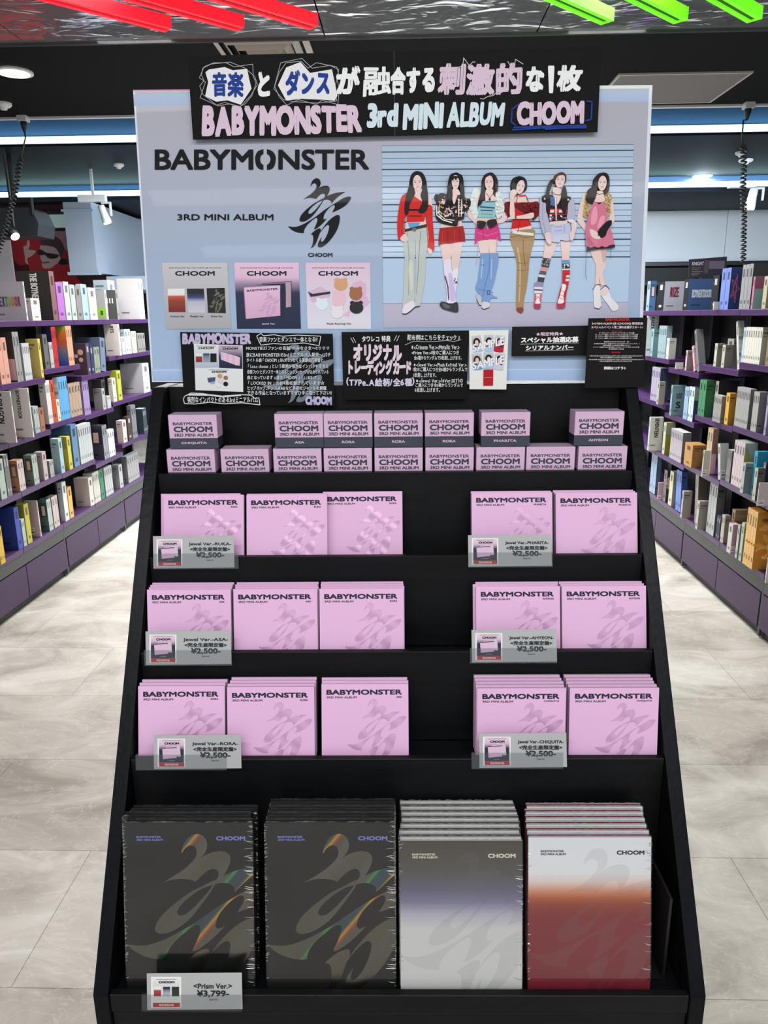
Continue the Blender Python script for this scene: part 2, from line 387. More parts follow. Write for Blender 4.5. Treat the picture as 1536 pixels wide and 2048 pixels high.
e[0].position = .32; e[0].color = (*lin((168, 160, 152)), 1); e[1].position = .66; e[1].color = (*lin((252, 250, 247)), 1)
e2 = cr.color_ramp.elements.new(.5); e2.color = (*lin((222, 217, 210)), 1)
mx = N('ShaderNodeMixRGB'); mx.blend_type = 'MULTIPLY'; mx.inputs[0].default_value = .8
n2 = N('ShaderNodeTexNoise'); n2.inputs['Scale'].default_value = 4.5; n2.inputs['Detail'].default_value = 12; n2.inputs['Distortion'].default_value = 2.5
c2 = N('ShaderNodeValToRGB'); c2.color_ramp.elements[0].position = .485; c2.color_ramp.elements[0].color = (0, 0, 0, 1); c2.color_ramp.elements[1].position = .5; c2.color_ramp.elements[1].color = (1, 1, 1, 1)
e3 = c2.color_ramp.elements.new(.515); e3.color = (0, 0, 0, 1)
mv = N('ShaderNodeMixRGB'); mv.blend_type = 'MIX'; mv.inputs[2].default_value = (*lin((238, 234, 228)), 1)
ml = N('ShaderNodeMath'); ml.operation = 'MULTIPLY'; ml.inputs[1].default_value = .22
Lk(tc.outputs['Object'], br.inputs[0]); Lk(tc.outputs['Object'], mp.inputs[0]); Lk(mp.outputs[0], n1.inputs[0]); Lk(mp.outputs[0], n2.inputs[0])
Lk(n1.outputs[0], cr.inputs[0]); Lk(br.outputs[0], mx.inputs[1]); Lk(cr.outputs[0], mx.inputs[2])
Lk(n2.outputs[0], c2.inputs[0]); Lk(c2.outputs[0], ml.inputs[0]); Lk(ml.outputs[0], mv.inputs[0]); Lk(mx.outputs[0], mv.inputs[1]); Lk(mv.outputs[0], b.inputs['Base Color'])
b.inputs['Roughness'].default_value = .42; b.inputs['Specular IOR Level'].default_value = .35
sbox('floor', -6, 6, -2.6, 10.2, -.05, 0, fm)

WALLPALE = mat('pale_wall_panel', (214, 219, 226), .38, spec=.5)
WALLDARK = mat('dark_wall_paint', (24, 26, 31), .6)
CEILBLACK = mat('black_ceiling_paint', (12, 12, 13), .8, spec=.15)
CEILNAVY = mat('navy_ceiling_panel', (20, 26, 38), .6, spec=.2)
CEILBLUE = mat('blue_grey_fascia', (82, 112, 160), .5)
sbox('wall_left', -6.05, -6, -.5, 10.2, 0, 3.4, WALLDARK)
sbox('wall_right', 6, 6.05, -.5, 10.2, 0, 3.4, WALLDARK)
wb = 9.6
sbox('wall_back', -6, 6, wb, wb + .1, 0, 3.4, WALLDARK)

# chrome film ceiling, black ceiling strip, stepped ceiling with light coves beyond it
mm = bpy.data.materials.new('wavy_mirror_film'); mm.use_nodes = True; nt = mm.node_tree; b = nt.nodes['Principled BSDF']
b.inputs['Base Color'].default_value = (.93, .935, .95, 1); b.inputs['Metallic'].default_value = .9; b.inputs['Roughness'].default_value = .1
tc = nt.nodes.new('ShaderNodeTexCoord'); mp = nt.nodes.new('ShaderNodeMapping'); mp.inputs['Scale'].default_value = (4.0, 8.0, 1)
nz = nt.nodes.new('ShaderNodeTexNoise'); nz.inputs['Scale'].default_value = 1.0; nz.inputs['Detail'].default_value = 2.2; nz.inputs['Distortion'].default_value = .8
bp = nt.nodes.new('ShaderNodeBump'); bp.inputs['Strength'].default_value = .42; bp.inputs['Distance'].default_value = .03
nt.links.new(tc.outputs['Object'], mp.inputs[0]); nt.links.new(mp.outputs[0], nz.inputs[0]); nt.links.new(nz.outputs[0], bp.inputs['Height']); nt.links.new(bp.outputs[0], b.inputs['Normal'])
ZM, ZB = 2.76, 2.80
wm = loc(at_z(768, 71, ZM)).y; wk = loc(at_z(768, 221, ZB)).y
seams = [-6, loc(at_z(80, 20, ZM)).x - .25, loc(at_z(640, 40, ZM)).x, loc(at_z(1085, 40, ZM)).x, 6]
k = 0
for a, c in zip(seams, seams[1:]):
    mb = MB(); mb.box(a + .003, c - .003, -.6, wm, ZM, ZM + .03); k += 1
    struct(mb.build('ceiling_mirror_panel', mm, mw=SM.copy()))
sbox('trim_1', -6, 6, wm - .004, wm + .012, ZM - .012, ZB, STEEL)
sbox('ceiling', -6, 6, -.6, wk, ZB + .001, ZB + .06, CEILBLACK)
sbox('trim_2', -6, 6, wk, wk + .03, ZB - .012, ZB + .06, WHITEP)
w1 = loc(at_z(768, 272, 2.82)).y
sbox('ceiling_recess', -6, 6, wk + .03, w1 + .1, 3.16, 3.2, CEILNAVY)
sbox('trim_3', -6, 6, wk + .03, wk + .06, ZB + .06, 3.16, CEILNAVY)
sbox('trim_4', -6, 6, w1, w1 + .06, 2.82, 3.16, CEILBLUE)
w2 = loc(at_z(768, 362, 2.80)).y
sbox('ceiling_dropped', -6, 6, w1 + .06, w2, 2.80, 2.85, CEILNAVY)
z2 = CAMP.z + (at_y(768, 384, w2).z - CAMP.z)
sbox('trim_5', -6, 6, w2, w2 + .06, z2, 2.80, CEILBLUE)
sbox('ceiling_rear', -6, 6, w2 + .06, wb, z2 - .03, z2 + .02, CEILNAVY)

LEDM = mat('led_tube', (255, 255, 255), .4, emit=(196, 252, 248), es=5.0)
for i, (wv, zv, lab) in enumerate(((w1 - .035, 2.825, 'long cool white strip light on the ceiling step nearer the black ceiling'),
                                   (w2 - .035, z2 + .02, 'long cool white strip light on the ceiling step nearer the back wall'))):
    t = tag(empty('strip_light', srot(0, wv, zv), lab, 'strip light', 'cool white strip lights in the stepped ceiling'), None)
    for q in range(8):
        x0 = -5.6 + q * 1.4
        mb = MB(); mb.tube([(x0, 0, 0), (x0 + 1.39, 0, 0)], .021, n=10); mb.build('tube', LEDM, t, smooth_shade=True)
    mb = MB(); mb.box(-5.6, 5.6, .022, .034, -.02, .03, (235, 235, 235)); mb.build('channel', WHITEP, t)

# ------------------------------------------------------------------ back of the shop: pale panels over dark shelving
zr0 = loc(at_y(1420, 524, wb)).z; zr1 = loc(at_y(1420, 400, wb)).z
xr = loc(at_y(1290, 500, wb)).x
xe = loc(at_y(1443, 460, wb)).x
for n_, (a, c) in enumerate(((-.9, xr - .62), (xr - .62, xe), (xe, 4.6))):
    sbox('trim_%d' % (6 + n_), a + .003, c - .003, wb - .03, wb - .001, zr0, zr1, WALLPALE)
sbox('trim_9', -.9, 4.6, wb - .10, wb - .001, zr0 - .05, zr0 - .01, STEEL)
# left: panel wall, boxed duct, column
zl0 = loc(at_y(250, 548, wb)).z; zl1 = loc(at_y(250, 408, wb)).z; xl0 = loc(at_y(205, 480, wb)).x
sbox('trim_10', xl0 - .1, -.91, wb - .03, wb - .001, zl0, zl1, WALLPALE)
wd = 7.9
p0, p1 = loc(at_y(132, 545, wd)), loc(at_y(188, 545, wd)); pz = loc(at_y(160, 405, wd)).z
DUCTP = mat('pale_duct_paint', (166, 178, 196), .5)
duct = sbox('trim_11', p0.x, p1.x, wd, wb - .05, p0.z, pz + .02, DUCTP)
sbox('trim_12', p0.x - .02, p1.x + .02, wd - .02, wd + .05, p0.z - .02, p0.z + .01, DUCTP)
pzb = loc(at_y(160, 418, wd)).z
sbox('trim_13', p0.x - .02, p1.x + .02, wd - .015, wd, pzb - .01, pzb + .01, DUCTP)
sbox('trim_14', p0.x + .25, p1.x + .5, wd + .3, wb - .06, p0.z - .16, p0.z - .021, DUCTP)
# red mural wall
wq = 8.3
q0 = loc(at_y(-60, 600, wq)); q1 = loc(at_y(140, 600, wq)); qz0 = loc(at_y(100, 640, wq)).z; qz1 = loc(at_y(100, 462, wq)).z
mur = MB(); X0, X1 = q0.x, q1.x
mur.box(X0, X1, qz0 - .5, qz1, -.02, 0, (146, 34, 44))
ml_ = Plane(sp(0, wq, 0), AL, AZ)
def mp_(l): return ml_.pts(l)
def zz(l): return mp_([(x / 5.12, 380 + y / 5.121) for x, y in l])
mur.lay(zz([(300, 420), (460, 420), (440, 560), (420, 640), (300, 700)]), (150, 30, 40))
mur.lay(zz([(450, 420), (690, 420), (690, 640), (640, 560), (520, 470), (440, 500)]), (150, 104, 112))
mur.lay(zz([(560, 830), (700, 780), (840, 960), (600, 960)]), (150, 22, 34))
mur.lay(smooth(zz([(420, 560), (520, 540), (600, 600), (620, 690), (600, 740), (560, 770), (520, 800), (460, 805), (430, 780), (432, 740), (415, 700), (410, 640)])), (172, 140, 142))
mur.lay(smooth(zz([(412, 560), (430, 500), (490, 465), (570, 475), (640, 540), (655, 620), (620, 690), (600, 640), (560, 590), (480, 570)])), (70, 46, 58))
mur.lay(smooth(zz([(382, 625), (420, 610), (470, 640), (530, 650), (600, 665), (590, 690), (540, 705), (490, 695), (460, 665), (420, 670), (390, 655)])), (34, 28, 36))
mur.line(zz([(440, 745), (500, 740)]), .015, (110, 50, 60))
mur.lay(smooth(zz([(240, 580), (270, 570), (280, 520), (300, 520), (305, 570), (295, 610), (370, 625), (320, 680), (280, 700), (290, 760), (260, 740), (255, 680)])), (170, 138, 138))
mur.lay(smooth(zz([(120, 720), (140, 715), (200, 770), (290, 770), (300, 860), (240, 900), (160, 830)])), (60, 24, 34))
mur.lay(smooth(zz([(600, 740), (640, 700), (690, 720), (690, 760), (620, 765)])), (24, 20, 22))
mo = mur.build('mural_panel', PRINT, mw=Matrix([[ml_.R[i], ml_.U[i], ml_.N[i], ml_.p0[i]] for i in range(3)] + [[0, 0, 0, 1]]))
tag(mo, 'dark red wall picture of a person in sunglasses raising one hand', 'wall picture')
sbox('trim_15', X0, X1 + .4, wq + .021, wq + .1, 0, 3.0, mat('dark_red_wall', (52, 22, 26), .6))
sbox('trim_16', X0 + .2, X1 + .02, wq - .03, wq, qz1 + .04, qz1 + .17, WHITEP)
mb = MB(); x_ = loc(at_y(10, 560, 8.1)).x
mb.box(x_ - .35, x_ + .05, -.02, 0, 1.6, 2.3, (190, 180, 184)); mb.lay
tag(mb.build('pale_screen', PRINT, mw=srot(0, 8.1, 0)), 'pale grey display panel at the left edge beside the red wall picture', 'panel')

# dark shelving against the back wall, right of the rack
t = empty('wall_shelf_unit', srot(0, wb - .12, 0), 'black wall shelving far behind under the pale panels', 'shelf')
mb = MB(); mb.box(-.9, 4.6, .09, .115, 0.05, zr0 - .07); mb.build('back_panel', BLACKMETAL, t)
for z in (.35, .75, 1.15, 1.5, 1.82):
    mb = MB(); mb.box(-.88, 4.58, -.24, .09, z, z + .025); mb.build('shelf', STEEL, t)
for x in (-.86, .4, 1.6, 2.75, 3.5, 4.56):
    mb = MB(); mb.box(x - .02, x + .02, -.05, .09, 0, zr0 - .07); mb.build('upright', STEEL, t)

# ------------------------------------------------------------------ ceiling fittings
def neon(px, py, dxy, lab, grp, hexc, es, mname, L=1.5):
    p = loc(at_z(px, py, ZM - .075)); d = Vector((dxy[0], dxy[1], 0)).normalized()
    an = math.atan2(d.y, d.x)
    t = empty('neon_bar', SM @ Matrix.Translation(p) @ Matrix.Rotation(an, 4, 'Z'), lab, 'neon light', grp)
    gm = mat(mname, hexc, .4, emit=hexc, es=es); dm = mat(mname + '_channel', tuple(int(x * .3) for x in hexc), .6, emit=hexc, es=.03)
    for sgn in (-1, 1):
        mb = MB(); mb.box(0, L, sgn * .0215 - .0095, sgn * .0215 + .0095, -.016, .03); mb.build('light_strip', gm, t)
    mb = MB(); mb.box(.004, L, -.0118, .0118, -.010, .032); mb.build('channel', dm, t)
    mb = MB(); mb.box(-.004, 0, -.031, .031, -.016, .032); mb.build('end_cap', gm, t)
    for x in (.25, L - .2):
        mb = MB(); mb.tube([(x, 0, .032), (x, 0, .0749)], .006); mb.build('hanger', STEEL, t)
pa, pb = loc(at_z(336, 52, ZM - .075)), loc(at_z(128, -2, ZM - .075)); D = (pb - pa)
for px, py, lab in ((334, 52, 'red neon bar under the mirrored ceiling, leftmost of three red bars'), (479, 50, 'red neon bar under the mirrored ceiling, middle one of the three red bars'), (626, 47, 'red neon bar under the mirrored ceiling, rightmost of the three red bars')):
    neon(px, py, D, lab, 'red neon bars under the mirrored ceiling', (255, 26, 42), .85, 'red_neon')
for px, py, lab in ((1214, 37, 'green neon bar under the mirrored ceiling, leftmost of the three green bars'), (1361, 35, 'green neon bar under the mirrored ceiling, middle one of the three green bars'), (1509, 33, 'green neon bar under the mirrored ceiling, rightmost of the three green bars')):
    neon(px, py, D, lab, 'green neon bars under the mirrored ceiling', (104, 240, 20), .72, 'green_neon')

DLM = mat('downlight_lens', (255, 255, 255), .4, emit=(255, 246, 214), es=6)
def disc(mb, r0, r1, z0, z1, n=28):
    b = len(mb.V); A = [2 * math.pi * i / n for i in range(n)]
    for r, z in ((r0, z0), (r1, z1)): mb.V += [(r * math.cos(a), r * math.sin(a), z) for a in A]
    for i in range(n): mb.face([b + i, b + n + i, b + n + (i + 1) % n, b + (i + 1) % n], (255, 255, 255))
    mb.face([b + n + i for i in range(n)], (255, 255, 255))
def downlight(px, py, z, r, lab, lit=True):
    p = loc(at_z(px, py, z)); t = empty('downlight', srot(p.x, p.y, z), lab, 'ceiling light', None)
    mb = MB(); A = 32
    b = 0
    for rr, zz_ in ((r, 0), (r, -.008), (r * .82, -.012), (r * .8, -.002)):
        mb.V += [(rr * math.cos(2 * math.pi * i / A), rr * math.sin(2 * math.pi * i / A), zz_) for i in range(A)]
    for k in range(3):
        for i in range(A): mb.face([k * A + i, k * A + (i + 1) % A, k * A + A + (i + 1) % A, k * A + A + i], (255, 255, 255))
    mb.build('ring', WHITEP, t)
    mb = MB(); disc(mb, r * .8, r * .79, -.001, -.006); mb.build('lens', DLM, t)
    l = bpy.data.lights.new('downlight_lamp', 'AREA'); l.shape = 'DISK'; l.size = r * 1.5; l.energy = 9; l.color = (1, .96, .88)
    o = bpy.data.objects.new('downlight_lamp', l); COL.objects.link(o); o.parent = t; o.location = (0, 0, -.02)
downlight(28, 143, ZB, .098, 'round lit downlight in the black ceiling at the left')
downlight(1405, 351, 2.80, .095, 'small round lit downlight in the dropped ceiling behind the poster on the right')
def detector(px, py, z, r, lab):
    p = loc(at_z(px, py, z)); mb = MB(); A = 24
    prof = ((r, 0), (r, -.012), (r * .8, -.022), (r * .45, -.026), (r * .4, -.038), (r * .1, -.04))
    for rr, zz_ in prof: mb.V += [(rr * math.cos(2 * math.pi * i / A), rr * math.sin(2 * math.pi * i / A), zz_) for i in range(A)]
    for k in range(len(prof) - 1):
        for i in range(A): mb.face([k * A + i, k * A + (i + 1) % A, k * A + A + (i + 1) % A, k * A + A + i], (255, 255, 255))
    mb.face([(len(prof) - 1) * A + i for i in range(A)][::-1], (255, 255, 255))
    tag(mb.build('smoke_detector', WHITEPL, mw=srot(p.x, p.y, z), smooth_shade=True), lab, 'smoke detector', 'white ceiling detectors')
detector(6, 206, ZB, .05, 'white round detector on the black ceiling at the far left')
detector(237, 328, 2.80, .045, 'small white detector on the navy ceiling left of the poster')
detector(1482, 304, 2.80, .045, 'small white detector on the navy ceiling by the right coiled cord, the upper one')
detector(1492, 319, 2.80, .06, 'white round detector on the navy ceiling just below another by the right coiled cord')

# square air vent with nested frames
c = loc(at_z(530, 97, ZB)); t = empty('air_vent', srot(c.x, c.y, ZB), 'square beige air vent in the black ceiling above the hand lettered banner', 'air vent')
VENTM = mat('vent_paint', (196, 188, 178), .5)
for r, z0, z1, w_ in ((.235, 0, -.012, .03), (.185, .0, -.028, .026), (.14, .0, -.04, .024), (.095, 0, -.048, .022)):
    mb = MB()
    for k in range(4):
        a = Matrix.Rotation(k * math.pi / 2, 3, 'Z'); q = [a @ Vector(p) for p in ((-r, -r, z0 - .001), (r, -r, z0 - .001), (r - w_, -r + w_, z1), (-r + w_, -r + w_, z1))]
        q2 = [p + Vector((0, 0, -.004)) for p in q]
        mb.add(q + q2, [(0, 1, 2, 3), (7, 6, 5, 4), (0, 4, 5, 1), (1, 5, 6, 2), (2, 6, 7, 3), (3, 7, 4, 0)], (255, 255, 255))
    mb.build('louver_frame', VENTM, t)
mb = MB(); mb.box(-.06, .06, -.06, .06, -.05, -.045); mb.build('centre_plate', VENTM, t)
# access hatch
h = [loc(at_z(*p, ZB)) for p in ((1243, 147), (1504, 142), (1424, 203), (1180, 205))]
cx = sum(p.x for p in h) / 4; cy = sum(p.y for p in h) / 4
t = empty('ceiling_hatch', srot(cx, cy, ZB), 'grey rectangular access hatch in the black ceiling right of the banner', 'ceiling hatch')
hx, hy = (h[1].x - h[0].x) / 2, abs(h[0].y - h[3].y) / 2
mb = MB(); mb.box(-hx, hx, -hy, hy, -.006, 0); mb.build('panel', mat('hatch_panel', (118, 112, 108), .6), t)
for n_, (a0, a1, b0, b1) in enumerate(((-hx, hx, -hy - .012, -hy), (-hx, hx, hy, hy + .012), (-hx - .012, -hx, -hy - .012, hy + .012), (hx, hx + .012, -hy - .012, hy + .012))):
    mb = MB(); mb.box(a0, a1, b0, b1, -.01, 0); mb.build('frame_edge', VENTM, t)

# coiled power cords hanging from the edge of the black ceiling
def cord(px, py, pts_px, coil_from, lab, r0):
    p = loc(at_z(px, py, ZB)); t = empty('coiled_cord', srot(p.x, wk - .03, ZB), lab, 'power cord', 'coiled black power cords hanging from the ceiling')
    mb = MB(); mb.box(-.03, .03, -.03, .03, -.035, -.001); mb.build('socket', WHITEPL, t)
    mb = MB(); mb.tube([(0, 0, -.033), (0, 0, -.06), (0, 0, -.10)], [.022, .02, .007], n=12); mb.build('plug', BLACKPL, t, smooth_shade=True)
    o = sp(p.x, wk - .03, 0); P = []
    for u, v in pts_px:
        q = loc(at_plane(u, v, o, AW)); P.append(Vector((q.x - p.x, 0, q.z - ZB)))
    P = [Vector((0, 0, -.10))] + P
    mb = MB(); mb.tube(P[:coil_from + 1], .0055, n=6)
    mb.build('straight_lead', BLACKPL, t, smooth_shade=True)
    path = P[coil_from:]; L = [0]
    for a, b_ in zip(path, path[1:]): L.append(L[-1] + (b_ - a).length)
    H = []; n = int(L[-1] / .026 * 12)
    for i in range(n + 1):
        s_ = L[-1] * i / n; k = max(j for j in range(len(L)) if L[j] <= s_ + 1e-9); k = min(k, len(path) - 2)
        f = (s_ - L[k]) / (L[k + 1] - L[k]); c_ = path[k].lerp(path[k + 1], f); d = (path[k + 1] - path[k]).normalized(); s1 = d.cross(Vector((0, 1, 0))).normalized(); a = 2 * math.pi * i / 12
        H.append(c_ + s1 * r0 * math.cos(a) + Vector((0, 1, 0)) * r0 * math.sin(a))
    mb = MB(); mb.tube(H, .0058, n=5); mb.build('coil', BLACKPL, t, smooth_shade=True)
cord(50, 234, [(51, 275), (44, 305), (40, 318), (36, 350), (30, 385), (20, 425), (8, 470), (-6, 510)], 3, 'coiled black cord hanging at the left, in front of the dark speaker', .016)
cord(1487, 212, [(1487, 240), (1484, 275), (1486, 292), (1488, 330), (1486, 370), (1488, 430), (1487, 480), (1486, 524)], 3, 'coiled black cord hanging at the right in front of the pale wall panels', .016)

# track spotlights
def spot(x0, x1, vy, ux, vtop, vbot, wv, lab, flip=1):
    a, b_ = loc(at_y(x0, vy, wv)), loc(at_y(x1, vy - 2, wv)); zc = a.z
    t = empty('track_spotlight', srot(a.x, wv, zc), lab, 'spotlight', 'white track spotlights')
    L = b_.x - a.x
    mb = MB(); mb.box(0, L, -.03, .03, -.02, .04); mb.build('track_rail', WHITEP, t)
    mb = MB(); zc_ = 2.80 if wv < w2 else z2 - .03; mb.box(L * .5, L * .5 + .02, -.012, .012, .0405, zc_ - zc + .0005); mb.build('rail_stem', WHITEP, t)
    q = loc(at_y(ux, vtop, wv)); dx = q.x - a.x; dz = q.z - zc; hh = q.z - loc(at_y(ux, vbot, wv)).z
    mb = MB(); mb.box(dx - .012, dx + .07, -.012, .012, -.035, -.02); mb.box(dx + .06, dx + .074, -.012, .012, dz - hh * .6, -.02); mb.build('bracket', WHITEPL, t)
    mb = MB(); R = hh * .26; sl = .16 * flip
    P = [Vector((dx - .02, 0, dz)), Vector((dx - .02 + sl * hh * .4, 0, dz - hh * .4)), Vector((dx - .02 + sl * hh, 0, dz - hh))]
    mb.tube([P[0], P[0].lerp(P[1], .5), P[1], P[2].lerp(P[1], .25), P[2]], [R * .8, R * .85, R * .85, R * 1.05, R * 1.1], n=20); mb.build('lamp_head', WHITEP, t, smooth_shade=True)
    mb = MB(); d = (P[2] - P[1]).normalized(); mb.tube([P[2] + d * .001, P[2] + d * .006], R * .95, n=20); mb.build('lens', DLM, t)
spot(150, 205, 397, 199, 409, 443, 7.2, 'white track spotlight aimed down beside the pale duct box on the left', 2.0)
spot(1449, 1500, 375, 1503, 381, 420, 7.9, 'white track spotlight hanging behind the right coiled cord', -1.0)

# dark loudspeaker at top left
p = loc(at_y(0, 440, 6.4)); pr = loc(at_y(66, 440, 6.4)).x; zt = loc(at_y(20, 412, 6.4)).z; zb_ = loc(at_y(20, 470, 6.4)).z
t = empty('ceiling_speaker', srot(pr, 6.4, zb_), 'dark grey box loudspeaker hanging at the upper left above the shelving', 'loudspeaker')
H_ = zt - zb_
mb = MB(); mb.prism([(-.75, 0), (-.02, 0), (0, H_ * .45), (-.04, H_ * .9), (-.07, H_), (-.75, H_)], -.3, 0, (255, 255, 255)); o = mb.build('cabinet', mat('speaker_grey', (40, 44, 50), .55), t); o.rotation_euler = (math.pi / 2, 0, 0)
mb = MB(); mb.box(-.75, -.03, -.02, .02, H_ + .05, H_ + .075); mb.box(-.045, -.03, -.02, .02, H_ - .06, H_ + .05); mb.build('yoke', BLACKMETAL, t)
mb = MB(); mb.tube([(-.25, .15, H_ + .075), (-.25, .15, 2.7995 - zb_)], .02); mb.build('stem', BLACKMETAL, t)
p = loc(at_y(18, 470, 6.2)); t = empty('small_spotlight', srot(p.x, 6.2, p.z), 'small lit spotlight just under the dark loudspeaker at left', 'spotlight')
mb = MB(); mb.tube([(.0, 0, 0), (-.05, .02, .05)], [.038, .05], n=16); mb.build('head', BLACKPL, t, smooth_shade=True)
mb = MB(); mb.tube([(.004, -.002, -.004), (.001, 0, -.001)], .034, n=16); mb.build('lens', DLM, t)
mb = MB(); mb.tube([(-.05, .02, .05), (-.05, .10, .06), (-.05, .10, 2.7995 - p.z)], .012); mb.build('arm', BLACKMETAL, t)
# ------------------------------------------------------------------ the black display rack
RY = RAD(.8)
RM = Matrix.Translation((.0131, .885, 0)) @ Matrix.Rotation(-RY, 4, 'Z')
RR = RM.to_3x3() @ Vector((1, 0, 0)); RD = RM.to_3x3() @ Vector((0, 1, 0))
def rp(a, d, z): return RM @ Vector((a, d, z))
TIER = [(.435, 1.228), (.350, 1.098), (.2635, .959), (.174, .815), (.002, .533)]   # (depth, height) of each lip
HW, TH = .45, .0225
FLOORZ = (.019, .0255, .029, .021, .019)    # how far each shelf lies below its lip
rack = empty('display_rack', RM, 'black stepped wooden display rack holding pink albums, boxes and photobooks', 'display rack')
prof = [(0, 0), (0, .534), (.52, 1.375), (.62, 1.375), (.62, 0)]
for s in (-1, 1):
    mb = MB(); a0, a1 = (s * HW, s * (HW - TH)) if s < 0 else (s * (HW - TH), s * HW)
    n = len(prof); mb.V = [(a0, d, z) for d, z in prof] + [(a1, d, z) for d, z in prof]
    mb.face(list(range(n)), (255,) * 3); mb.face([n + i for i in range(n)][::-1], (255,) * 3)
    for i in range(n):
        j = (i + 1) % n; mb.face([i, n + i, n + j, j][::-1] if False else [j, n + j, n + i, i][::-1], (255,) * 3, 1 if i < 2 else 0)
    o = mb.build('side_panel', [BLACKWOOD, SCUFFED], rack)
    bv = o.modifiers.new('soft_edge', 'BEVEL'); bv.width = .0015; bv.segments = 2
IW = HW - TH - .001
def rbox(name, a0, a1, d0, d1, z0, z1, m=None):
    mb = MB(); mb.box(a0, a1, d0, d1, z0, z1); o = mb.build(name, m or BLACKWOOD, rack)
    bv = o.modifiers.new('soft_edge', 'BEVEL'); bv.width = .001; bv.segments = 1
    return o
for i, (d, z) in enumerate(TIER):
    nd, nz = TIER[i + 1] if i + 1 < len(TIER) else (None, None); fz = FLOORZ[i]
    if nz is not None: rbox('riser_board', -IW, IW, d, d + .012, nz - FLOORZ[i + 1], z)
    else: rbox('front_lip', -IW, IW, d, d + .012, z - .032, z)
    back = TIER[i - 1][0] - .0005 if i else .544
    rbox('shelf_board', -IW, IW, d + .0125, back, z - fz - .012, z - fz)
rbox('top_back_panel', -IW, IW, .5445, .562, 1.19, 1.374)
rbox('top_deck', -IW, IW, .5625, .619, 1.362, 1.374)
rbox('kick_panel', -IW, IW, .006, .018, .03, .496)
rbox('rear_panel', -IW, IW, .608, .619, .02, 1.3615)
mb = MB(); mb.box(IW - .022, IW - .018, .05, .165, .516, .66); mb.box(IW - .10, IW - .018, .05, .165, .5141, .5149); mb.build('bookend_plate', BLACKMETAL, rack)

# ------------------------------------------------------------------ poster board standing on the rack
lean = RAD(5.4)
PU = RD * math.sin(lean) + AZ * math.cos(lean)
PP = Plane(rp(0, .545, 1.3765), RR, PU)
P = PP.pts
poster = empty('poster_board', PP.matrix(), 'large pale blue advertising poster of six women standing on top of the black rack', 'poster')
q = P([(304, 764), (1281, 762), (1305, 170), (266, 180)])
mb = MB(); mb.prism(q, -.006, 0, (214, 220, 232)); mb.z = .0001
ins = P([(307, 760), (1278, 758), (1301, 174), (270, 184)])
mb.grad(ins, [(0, (164, 184, 214)), (.12, (158, 181, 211)), (.45, (160, 175, 199)), (.75, (170, 174, 189)), (1, (174, 172, 182))])
mb.grad(P([(306, 762), (1280, 760), (1281, 736), (303, 737)]), [(0, (160, 184, 222)), (1, (166, 192, 226))])
mb.grad(P([(268, 212), (1303, 203), (1304, 181), (267, 189)]), [(0, (152, 172, 204)), (1, (158, 178, 208))])
mb.lay(P([(266.5, 183), (470, 181), (470, 178.6), (266, 180.4)]), (196, 128, 168))
mb.lay(P([(1199, 178), (1304, 177), (1305, 171), (1199, 172)]), (206, 222, 218))
mb.line(P([(304, 741), (1281, 739)]), .0008, (214, 224, 240))
mb.lay(P([(1282, 760), (1286, 600), (1303.5, 174), (1298, 174), (1280, 600), (1277, 760)]), (214, 220, 230))
mb.build('board', FILMP, poster)
# title, lettering and emblem
mb = MB(.001)
def tq(x0, y0, x1, y1, sk=0): return P([(x0, y1 + sk), (x1, y1), (x1, y0), (x0, y0 + sk)])
INK = (24, 25, 28)
mb.text('BABYM', tq(310, 299, 506.5, 340), INK, .035)
mb.text('NSTER', tq(557, 299, 738, 340), INK, .035)
mb.lay(smooth(P([(527, 298.5, 1), (516, 303), (511, 312), (510.5, 321), (513, 332), (519, 338.5), (527, 340, 1), (527, 330.5, 1), (522, 326), (520.5, 319), (522, 312), (527, 308, 1)])), INK)
mb.lay(smooth(P([(534, 298.5, 1), (545, 303), (551, 312), (551.5, 321), (549, 332), (543, 338.5), (534, 340, 1), (534, 330.5, 1), (539, 326), (541, 319), (539, 312), (534, 308, 1)])), INK)
mb.build('title_lettering', FILMP, poster); mb = MB(.001)
mb.text('3RD MINI ALBUM', tq(355, 428.5, 547, 441), INK, .035, up=True)
mb.build('subtitle_lettering', FILMP, poster); mb = MB(.001)
mb.text('CHOOM', tq(616, 506, 665, 514), INK, .06)
mb.build('emblem_caption', FILMP, poster)
mb = MB(.001); emblem(mb, lambda X, Y: PP.px(560 + X / 9.6, 350 + Y / 9.6), (26, 27, 29)); mb.build('brush_emblem', FILMP, poster)

# three square product pictures
def zq(x, y): return PP.px(290 + x * .31901, 280 + y * .31898)
def Z(l): return [zq(*p) for p in l]
def zt(x0, y0, x1, y1): return Z([(x0, y1), (x1, y1), (x1, y0), (x0, y0)])
def head(mb, x0, x1, c=(30, 34, 52)):
    cx = (x0 + x1) / 2
    mb.text('BABYMONSTER 3RD MINI ALBUM [춤 (CHOOM)]', zt(cx - 163, 798, cx + 163, 808), c, .02)
    mb.text('CHOOM', zt(cx - 124, 822, cx + 124, 852), (22, 26, 44), .055)
mb = MB(.001); mb.grad(Z([(133, 1187), (541, 1184), (516, 770), (107, 770)]), [(0, (166, 166, 172)), (1, (192, 192, 196))]); head(mb, 108, 520)
mb.grad(Z([(150, 1080), (256, 1080), (248, 932), (143, 934)]), [(0, (112, 40, 40)), (.5, (150, 62, 48)), (.68, (190, 90, 66)), (.74, (226, 222, 220)), (1, (226, 226, 226))])
mb.grad(Z([(274, 1082), (380, 1083), (370, 932), (263, 933)]), [(0, (196, 196, 204)), (.45, (176, 180, 200)), (.62, (66, 74, 120)), (.8, (36, 38, 50)), (1, (36, 38, 46))])
